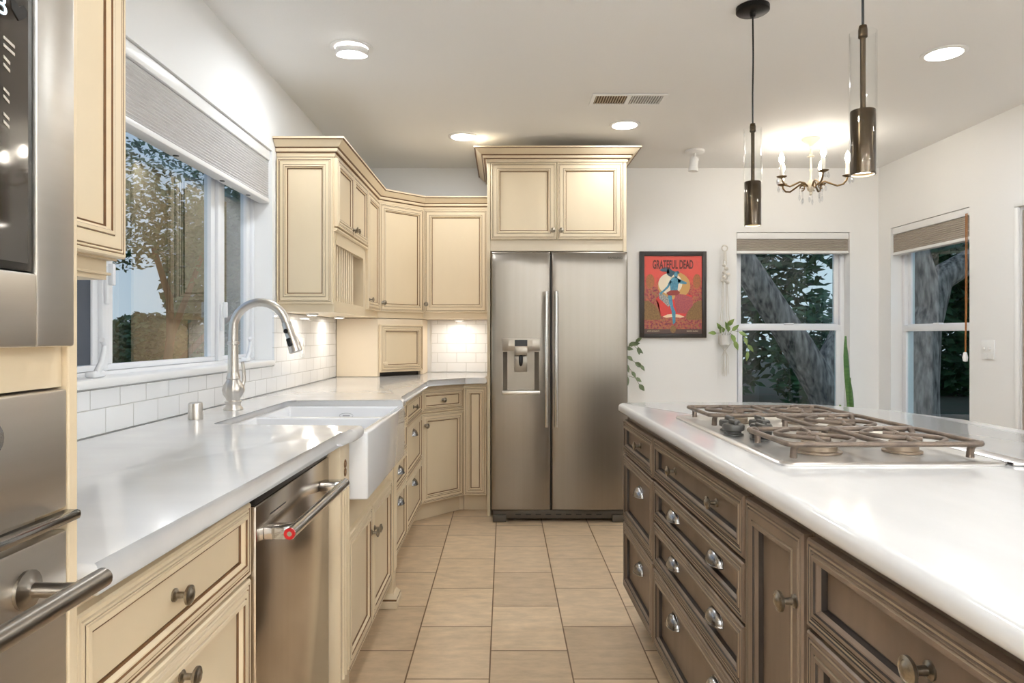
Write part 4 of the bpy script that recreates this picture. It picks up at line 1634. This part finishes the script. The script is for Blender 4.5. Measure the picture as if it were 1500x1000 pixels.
# print ground: red above, mottled plum and ochre foliage below
pm, n, l, p = newmat('poster_ground')
tc = n.new('ShaderNodeTexCoord')
sp = n.new('ShaderNodeSeparateXYZ')
l.new(tc.outputs['Object'], sp.inputs[0])
ns = n.new('ShaderNodeTexNoise'); ns.inputs['Scale'].default_value = 60; ns.inputs['Detail'].default_value = 5
l.new(tc.outputs['Object'], ns.inputs[0])
cr = n.new('ShaderNodeValToRGB')
for i_, (pos, cc) in enumerate(((.36, srgb(110, 52, 62)), (.46, srgb(176, 70, 72)), (.54, srgb(150, 112, 70)), (.62, srgb(196, 96, 70)))):
    e_ = cr.color_ramp.elements[i_] if i_ < 2 else cr.color_ramp.elements.new(pos)
    e_.position = pos
    e_.color = cc
l.new(ns.outputs[0], cr.inputs[0])
n2 = n.new('ShaderNodeTexNoise'); n2.inputs['Scale'].default_value = 9; n2.inputs['Detail'].default_value = 6
l.new(tc.outputs['Object'], n2.inputs[0])
zr = n.new('ShaderNodeMapRange'); zr.inputs[1].default_value = pz(0, 520)[1]; zr.inputs[2].default_value = pz(0, 280)[1]
l.new(sp.outputs[2], zr.inputs[0])
ad = n.new('ShaderNodeMath'); ad.operation = 'MULTIPLY_ADD'; ad.inputs[1].default_value = 1.6; ad.inputs[2].default_value = -.8
l.new(n2.outputs[0], ad.inputs[0])
a2 = n.new('ShaderNodeMath'); a2.operation = 'ADD'; a2.use_clamp = True
l.new(zr.outputs[0], a2.inputs[0]); l.new(ad.outputs[0], a2.inputs[1])
mx = n.new('ShaderNodeMix'); mx.data_type = 'RGBA'
l.new(a2.outputs[0], mx.inputs[0]); l.new(cr.outputs[0], mx.inputs[6])
mx.inputs[7].default_value = srgb(226, 84, 70)
l.new(mx.outputs[2], p.inputs['Base Color'])
p.inputs['Roughness'].default_value = .45
b = B()
b.box(ix0 - .002, ix1 + .002, .002, .006, iz0 - .002, iz1 + .002)
pr = b.obj('print', pm, po)


def shape(nm, polys, m, y, lab=None):
    b = B()
    for pts in polys:
        q = [pz(*t_) for t_ in pts]
        A = [b.bm.verts.new((x, y - .0003, z)) for x, z in q]
        C = [b.bm.verts.new((x, .0019, z)) for x, z in q]
        b.face(A)
        for k in range(len(q)):
            k2 = (k + 1) % len(q)
            b.face([A[k], A[k2], C[k2], C[k]])
    bmesh.ops.triangulate(b.bm, faces=[f_ for f_ in b.bm.faces if len(f_.verts) > 4])
    return b.obj(nm, m, pr)


def ell(cx, cy, rx, ry, n=28, a0=0, a1=360):
    return [(cx + rx * math.cos(math.radians(a0 + (a1 - a0) * i / n)), cy + ry * math.sin(math.radians(a0 + (a1 - a0) * i / n))) for i in range(n if a1 - a0 == 360 else n + 1)]

INK = lambda nm, c_: mat(nm, c_, .45)
shape('red_field', [[(220, 560), (250, 600), (275, 735), (530, 735), (545, 640), (600, 520), (470, 480), (300, 480)]], INK('ink_red', srgb(222, 66, 58)), .0016)
shape('sun_disc', [ell(410, 415, 170, 145)], INK('ink_gold', srgb(206, 158, 92)), .0012)
shape('moon_disc', [ell(372, 395, 125, 112)], INK('ink_cream', srgb(238, 224, 200)), .0009)
shape('flame_mound', [[(290, 740), (340, 718), (400, 712), (470, 720), (520, 742), (480, 752), (400, 742), (330, 752)]], INK('ink_pale', srgb(246, 214, 180)), .0010)
OCH = mat('ink_ochre', srgb(150, 116, 66), .45, col2=srgb(120, 86, 50), scale=90)
shape('side_arch', [[(100, 575), (150, 580), (210, 620), (255, 690), (275, 760), (255, 775), (100, 775)]], OCH, .0010)
shape('side_arch', [[(700, 575), (660, 575), (600, 615), (560, 670), (535, 755), (550, 775), (700, 775)]], OCH, .0010)
OCH2 = mat('ink_orange_mottle', srgb(196, 110, 60), .45, col2=srgb(140, 96, 60), scale=110)
shape('side_bush', [ell(160, 370, 45, 75)], OCH2, .0013)
shape('side_bush', [ell(650, 370, 42, 75)], OCH2, .0013)
PLUM = mat('ink_plum', srgb(150, 66, 84), .45, col2=srgb(190, 92, 84), scale=120)
shape('cloak', [[(430, 500), (520, 510), (600, 540), (610, 620), (560, 680), (530, 710), (440, 700), (425, 640), (410, 560)]], PLUM, .0009)
shape('trousers', [[(250, 490), (290, 500), (350, 540), (380, 590), (352, 640), (300, 590), (255, 550)]], mat('ink_pattern', srgb(210, 204, 190), .45, col2=srgb(60, 70, 90), scale=150), .0004)
BLUE = mat('ink_blue', srgb(92, 164, 188), .45, col2=srgb(66, 124, 156), scale=60)
DKBL = INK('ink_slate', srgb(62, 92, 110))
shape('hair', [[(258, 252), (300, 226), (345, 222), (372, 240), (398, 262), (425, 268), (452, 262), (470, 285), (440, 300), (410, 300), (380, 326), (345, 308), (332, 290), (365, 286),
                (330, 270), (285, 268)]], DKBL, .0003)
shape('figure', [ell(430, 303, 19, 31), [(385, 340), (415, 332), (420, 322), (442, 322), (446, 336), (490, 358), (455, 400), (446, 475), (374, 475), (369, 420), (363, 370)],
                 [(366, 358), (386, 375), (350, 440), (292, 490), (276, 512), (258, 492), (300, 460), (338, 420)],
                 [(448, 345), (500, 362), (546, 385), (536, 402), (480, 396), (446, 380)],
                 [(345, 515), (386, 520), (402, 640), (426, 690), (424, 800), (400, 822), (393, 750), (384, 680), (358, 600)]], BLUE, -.0002)
shape('skirt', [[(328, 492), (372, 466), (450, 464), (474, 492), (442, 518), (350, 518)]], INK('ink_rust', srgb(150, 58, 50)), -.0004)
shape('footer_band', [[(100, 872), (700, 872), (700, 915), (100, 915)]], INK('ink_brown', srgb(92, 70, 62)), .0008)
shape('emblem', [ell(400, 872, 30, 40)], OCH, .0004)
INKD = INK('ink_dark_red', srgb(98, 42, 34))
cx_, cz_ = pz(398, 200)
text_obj('title_lettering', 'GRATEFUL DEAD', .052, INKD, pr, (cx_, -.0006, cz_), (PI / 2, 0, 0), .0006, sx=.80, sz=1.8, bold=.0012)
CRM = INK('ink_footer', srgb(226, 206, 170))
for (zx, body, sc) in ((192, "LEVI'S STADIUM", .95), (602, 'SANTA CLARA', .95)):
    cx_, cz_ = pz(zx, 892)
    text_obj('footer_lettering', body, .0145, CRM, pr, (cx_, -.0006, cz_), (PI / 2, 0, 0), .0005, sx=sc)

# ------------------------------------------------------------------ macrame hangers and plants
def macrame(label, x, y, ztop, zbot, beads=True):
    t = thing('macrame_hanger', label, 'plant hanger', (x, y, 0), 0)
    b = B()
    b.tube([(.022 * math.cos(a), 0, ztop - .024 + .022 * math.sin(a)) for a in [2 * PI * i / 16 for i in range(16)]], .005, 8, closed=True)
    b.tube([(0, .04, ztop + .004), (0, -.004, ztop - .004)], .003, 6)
    b.obj('ring', ROPE, t, smooth=60)
    h = ztop - zbot
    zk = ztop - .28 * h
    zp = ztop - .70 * h
    b = B()
    b.tube([(0, 0, ztop - .046), (0, 0, ztop - .12 * h)], [.008, .013], 8)
    for sg in (-1, 1):
        b.tube([(sg * .006, -.004, ztop - .045), (sg * .012, -.006, ztop - .14 * h), (-sg * .008, -.006, ztop - .19 * h), (sg * .02, -.006, ztop - .24 * h), (sg * .014, -.004, zk)], .0045, 6)
    for i, (dx_, dz_) in enumerate(((-.008, -.14), (.012, -.165), (-.006, -.19), (.026, -.205), (-.02, -.245), (.008, -.25), (.02, -.26), (-.004, -.225))):
        z = ztop + dz_ * h * 1.1
        b.lathe([(0, .016), (.012, .010), (.016, 0), (.012, -.010), (0, -.016)], 10, M=Matrix.Translation((dx_, -.008, z)))
    b.obj('knots', ROPE, t, smooth=60)
    b = B()
    for k in range(4):
        a = PI / 4 + k * PI / 2
        ca, sa = math.cos(a), math.sin(a)
        b.tube([(.012 * ca, .008 * sa, zk + .03), (.022 * ca, .018 * sa, zk - .03), (.030 * ca, .026 * sa, (zk + zp) / 2), (.052 * ca, .050 * sa, zp), (.052 * ca, .050 * sa, zp - .05), (.01 * ca, .01 * sa, zp - .098), (0, 0, zp - .11)], .0028, 6)
    b.obj('cords', ROPE, t, smooth=60)
    b = B()
    for k in range(9):
        a = k * 2 * PI / 9
        r_ = .016 + .006 * (k % 3)
        b.tube([(.006 * math.cos(a), .006 * math.sin(a), zp - .108), (r_ * math.cos(a), r_ * math.sin(a), (zp + zbot) / 2), (r_ * math.cos(a + .2), r_ * math.sin(a + .2), zbot + .01 * (k % 3))], .0026, 5)
    b.obj('tassel', ROPE, t, smooth=60)
    return t, zp


def potted(label, x, y, z, vines, leafm, seed, cat='plant'):
    """small white pot with trailing stems; vines = list of point lists (dx,dy,dz) with leaves"""
    rnd = random.Random(seed)
    t = thing('trailing_plant', label, cat, (x, y, z), 0)
    b = B()
    b.lathe([(0, .0), (.036, .0), (.044, .07), (.046, .075), (.041, .075), (.038, .06), (0, .06)], 24)
    b.obj('pot', POT, t, smooth=50)
    b = B()
    for v in vines:
        b.tube(v, .0016, 5)
    b.obj('stem', STEM, t, smooth=60)
    for v in vines:
        n_ = max(1, len(v) - 1)
        for i in range(1, len(v)):
            p_ = Vector(v[i])
            d_ = (Vector(v[i]) - Vector(v[i - 1])).normalized()
            b = B()
            dirn = d_ + Vector((rnd.uniform(-.5, .5), -.25 + rnd.uniform(-.2, .1), rnd.uniform(-.5, .1)))
            b.leaf(p_, dirn, (rnd.uniform(-.4, .4), -1, .3), rnd.uniform(.055, .08), rnd.uniform(.028, .04), droop=.2)
            b.obj('leaf', leafm, t, smooth=80)
    return t


mx_, my_ = 1.723, YB - .06
t, zp = macrame('white macrame hanger on the wall between the poster and the back window', mx_, my_, 1.925, .90)
potted('small trailing pothos in a white pot held by the macrame hanger', mx_, my_, zp - .06,
       [[(0, 0, .06), (-.01, -.01, .10), (-.04, -.02, .12)], [(0, 0, .06), (.01, -.01, .12), (.015, -.02, .15)], [(0, 0, .06), (-.03, -.01, .09), (-.07, -.01, .09)],
        [(.02, 0, .06), (.05, -.02, .11), (.10, -.03, .10), (.14, -.04, .06), (.165, -.04, 0.0), (.165, -.04, -.05)], [(.01, -.02, .06), (.02, -.03, .10), (.04, -.04, .08), (.06, -.04, .03)]],
       LEAFG, 4)
hx = .90
t, zp = macrame('white macrame hanger mostly hidden behind the refrigerator side', hx, my_, 1.76, .80)
potted('leafy trailing plant peeking out from behind the refrigerator', hx, my_, zp - .05,
       [[(.0, 0, .06), (.05, -.01, .08), (.10, -.02, .11), (.13, -.03, .08)], [(.02, 0, .06), (.07, -.02, .10), (.12, -.03, .13), (.14, -.03, .09)], [(.02, 0, .06), (.06, -.01, .02), (.12, -.01, -.03), (.16, -.02, -.05)],
        [(.02, 0, .05), (.05, -.02, -.04), (.09, -.03, -.10)], [(.02, 0, .05), (.05, -.02, -.13), (.12, -.02, -.15), (.15, -.02, -.20)]], LEAFD, 9)

sp_ = thing('snake_plant', 'upright snake plant with a tall green blade in the far right corner', 'plant', (2.52, 5.0, 0), 0)
b = B()
b.lathe([(0, .001), (.10, .001), (.13, .24), (.135, .26), (.12, .26), (.115, .22), (0, .22)], 28)
b.obj('pot', POT, sp_, smooth=50)
for (dx_, H, wd, tw_) in ((.0, 1.005, .060, .1), (.030, .70, .034, -.3), (-.04, .5, .045, .5), (.0, .42, .045, 1.0)):
    b = B()
    rows = []
    for i in range(15):
        t_ = i / 14
        q_ = min(1, max(0, (t_ - .42) / .36))
        wv = wd * (.38 + .62 * q_ * q_ * (3 - 2 * q_)) * (1 if t_ < .8 else max(.02, 1 - ((t_ - .8) / .2) ** 2))
        ang = tw_ + .5 * t_
        c_ = Vector((dx_ + .012 * math.sin(t_ * 4), .01 * t_, .21 + H * t_))
        sd = Vector((math.cos(ang), math.sin(ang), 0))
        nn = Vector((-math.sin(ang), math.cos(ang), 0))
        rows.append([b.bm.verts.new(c_ + sd * wv * k / 2 + nn * (.010 * abs(k)) + nn * off) for off in (0, .004) for k in (-1, -.5, 0, .5, 1)])
    for A, C in zip(rows, rows[1:]):
        for k in range(4):
            b.face([A[k], A[k + 1], C[k + 1], C[k]])
            b.face([A[5 + k], A[6 + k], C[6 + k], C[5 + k]])
        b.face([A[0], C[0], C[5], A[5]])
        b.face([A[4], C[4], C[9], A[9]])
    b.obj('leaf', SNAKE, sp_, smooth=60)

# ------------------------------------------------------------------ garden outside
b = B()
b.box(-26, XL - T - .02, -6, 34, -.3, -.02)
b.box(XL - T - .02, 22, YB + T + .02, 34, -.3, -.02)
b.box(XR + T + .02, 22, -6, YB + T + .02, -.3, -.02)
struct(b.obj('ground', EARTH), 'dim garden ground outside the windows', 'ground')


def leafcloud(b, c, r, n, rnd, size, m=0):
    c = Vector(c)
    for _ in range(n):
        while True:
            p_ = Vector((rnd.uniform(-1, 1), rnd.uniform(-1, 1), rnd.uniform(-1, 1)))
            if .15 < p_.length < 1:
                break
        q = c + Vector((p_.x * r[0], p_.y * r[1], p_.z * r[2]))
        a = Vector((rnd.uniform(-1, 1), rnd.uniform(-1, 1), rnd.uniform(-.7, .3))).normalized()
        d_ = a.orthogonal().normalized()
        s_ = size * rnd.uniform(.6, 1.3)
        vs = [b.bm.verts.new(q + a * s_), b.bm.verts.new(q + d_ * s_ * .42), b.bm.verts.new(q - a * s_), b.bm.verts.new(q - d_ * s_ * .42)]
        b.face(vs, m)


def tree(label, loc, trunks, clouds, barkm, fol, seed, lsize=.07, name='tree', cat='tree'):
    rnd = random.Random(seed)
    t = thing(name, label, cat, loc, 0)
    b = B()
    for (pts, rs) in trunks:
        # interpolate for a rounder limb
        b.tube(pts, rs, 14)
    b.obj('trunk', barkm, t, smooth=70)
    b = B()
    for (c_, r_, n_) in clouds:
        leafcloud(b, c_, r_, n_, rnd, lsize)
    b.obj('foliage', fol, t)
    return t


def shrub(label, loc, r, n, fol, seed, lsize=.06):
    rnd = random.Random(seed)
    t = thing('shrub', label, 'shrub', loc, 0)
    b = B()
    for k in range(4):
        a = k * PI / 2 + .4
        b.tube([(0, 0, -.3), (r[0] * .3 * math.cos(a), r[1] * .3 * math.sin(a), r[2] * .8)], [.03, .012], 6)
    b.obj('stem', BARKB, t)
    b = B()
    leafcloud(b, (0, 0, r[2] * .9), r, n, rnd, lsize)
    b.obj('foliage', fol, t)
    return t


# left garden seen through the sink window
tree('multi-trunk tree with a thin crown outside the sink window', (-5.35, 10.6, -.3),
     [([(0, 0, 0), (.05, .05, .8), (.12, .1, 1.5), (.10, .1, 2.1), (-.25, .3, 2.9)], [.09, .075, .065, .055, .04]), ([(.12, .1, 1.5), (.35, .2, 2.2), (.6, .3, 3.0)], [.055, .045, .03]),
      ([(.05, .05, .6), (-.5, .0, .75), (-1.1, -.2, .55), (-1.8, -.4, .2)], [.06, .055, .05, .045]), ([(.08, .05, .9), (.6, .2, 1.5), (1.2, .4, 2.0)], [.05, .045, .03])],
     [((-.8, .3, 3.3), (1.2, 1.1, .75), 1800), ((.9, .5, 3.1), (1.3, 1.2, .9), 2200), ((.2, .2, 4.0), (2.0, 1.5, .8), 2400), ((1.5, .5, 2.3), (.7, .7, .6), 500), ((.6, .2, .35), (1.0, .8, .5), 900)], BARKB, FOLI2, 3, .06)
for i, (x, y, r, s) in enumerate(((-5.6, 7.6, (.9, .9, .75), 11), (-8.2, 12.6, (1.3, 1.2, 1.0), 12), (-3.4, 8.8, (.75, .85, .62), 13), (-2.9, 13.6, (.9, 1.0, .8), 14))):
    shrub(['dark rounded shrub nearest the sink window', 'wide dark shrub behind the multi-trunk tree', 'low light green shrub outside the sink window', 'green shrub beyond the low light one'][i],
          (x, y, -.05), r, 1900, FOLI if i % 2 == 0 and i < 2 else (FOLI2 if i > 1 else FOLI), s, .075)
fe = thing('garden_fence', 'weathered board fence along the far side of the left garden', 'fence', (-11.5, 16.5, -.3), 0)
b = B()
for i in range(60):
    b.box(i * .2 - 2, i * .2 - 1.81, 6.0 + i * .02, 6.03 + i * .02, 0, 1.35 + .02 * math.sin(i * 2.3))
b.obj('boards', FENCE, fe)

tree('dense dark tree far behind the far casement of the sink window', (-7.4, 19.5, -.3), [([(0, 0, 0), (.1, 0, 2), (.1, .2, 4)], [.2, .16, .1])],
     [((0, 0, 3.0), (2.3, 1.5, 2.6), 7500)], BARKB, FOLI, 61, .16)
shrub('broad low hedge under the sky gap of the sink window', (-11.3, 21.5, -.05), (1.4, 1.1, 1.05), 4200, FOLI, 62, .12)
shrub('tall golden green bush in front of the far garden trees', (-4.6, 15.6, -.05), (1.3, 1.0, 1.0), 4200, FOLI2, 63, .10)

# oak and hedge behind the back window
tree('leaning oak trunk crossing the back wall window', (3.75, 7.9, -.3),
     [([(0.3, 0, -.1), (-.10, -.1, .9), (-.55, -.15, 1.6), (-1.0, -.2, 2.25), (-1.6, -.3, 3.1), (-2.1, -.3, 4.0)], [.27, .19, .165, .155, .145, .12]),
      ([(-.15, -.1, 1.05), (.35, .1, 1.9), (.5, .2, 2.6), (.9, .4, 3.6)], [.12, .10, .09, .07])],  # second limb stands in for a brown reflection in the pane
     [((-1.2, .6, 4.4), (1.8, 1.2, .9), 1200), ((-.4, .8, 3.7), (1.0, 1.0, .8), 1300)], BARK, FOLI, 21, .08)
for i, (x, y, r, s) in enumerate(((2.4, 9.9, (1.0, .7, .95), 31), (4.75, 9.7, (1.0, .7, 1.0), 32), (3.4, 14.2, (3.4, 1.3, 3.3), 33), (9.3, 14.4, (2.2, 1.3, 3.2), 34))):
    shrub(['dark shrub behind the oak seen low through the back window', 'dark shrub behind the oak near its foot', 'tall dense evergreen shrub far behind the oak', 'tall evergreen shrub to the right beyond the back window'][i],
          (x, y, -.05), r, 2600 if r[2] < 1.2 else 9000, FOLI, s, .08 if r[2] < 1.2 else .17)
# garden beyond the right window
tree('grey oak trunk curving up outside the right wall window', (4.62, 7.5, -.3),
     [([(-.1, 0, -.1), (-.06, 0, 1.0), (.02, .05, 1.6), (.22, .1, 2.15), (1.0, .15, 2.6)], [.24, .19, .17, .15, .11]), ([(.1, .05, 1.8), (-.05, .1, 2.5), (-.2, .1, 3.3)], [.15, .13, .10])],
     [((1.9, .5, 2.7), (1.2, .9, .8), 1800), ((1.4, .5, 3.4), (1.0, .9, .5), 900)], BARK, FOLI, 41, .075)
for i, (x, y, r, s) in enumerate(((7.2, 8.6, (1.0, .8, .85), 51), (9.6, 10.6, (1.8, 1.6, 2.6), 52), (6.1, 7.2, (.5, .5, .5), 53))):
    shrub(['dark shrub low outside the right wall window', 'tall dark shrub beyond the right wall window', 'small dark shrub by the oak outside the right window'][i], (x, y, -.05), r, 2400 if r[2] < 1.2 else 8000, FOLI, s, .07 if r[2] < 1.2 else .14)
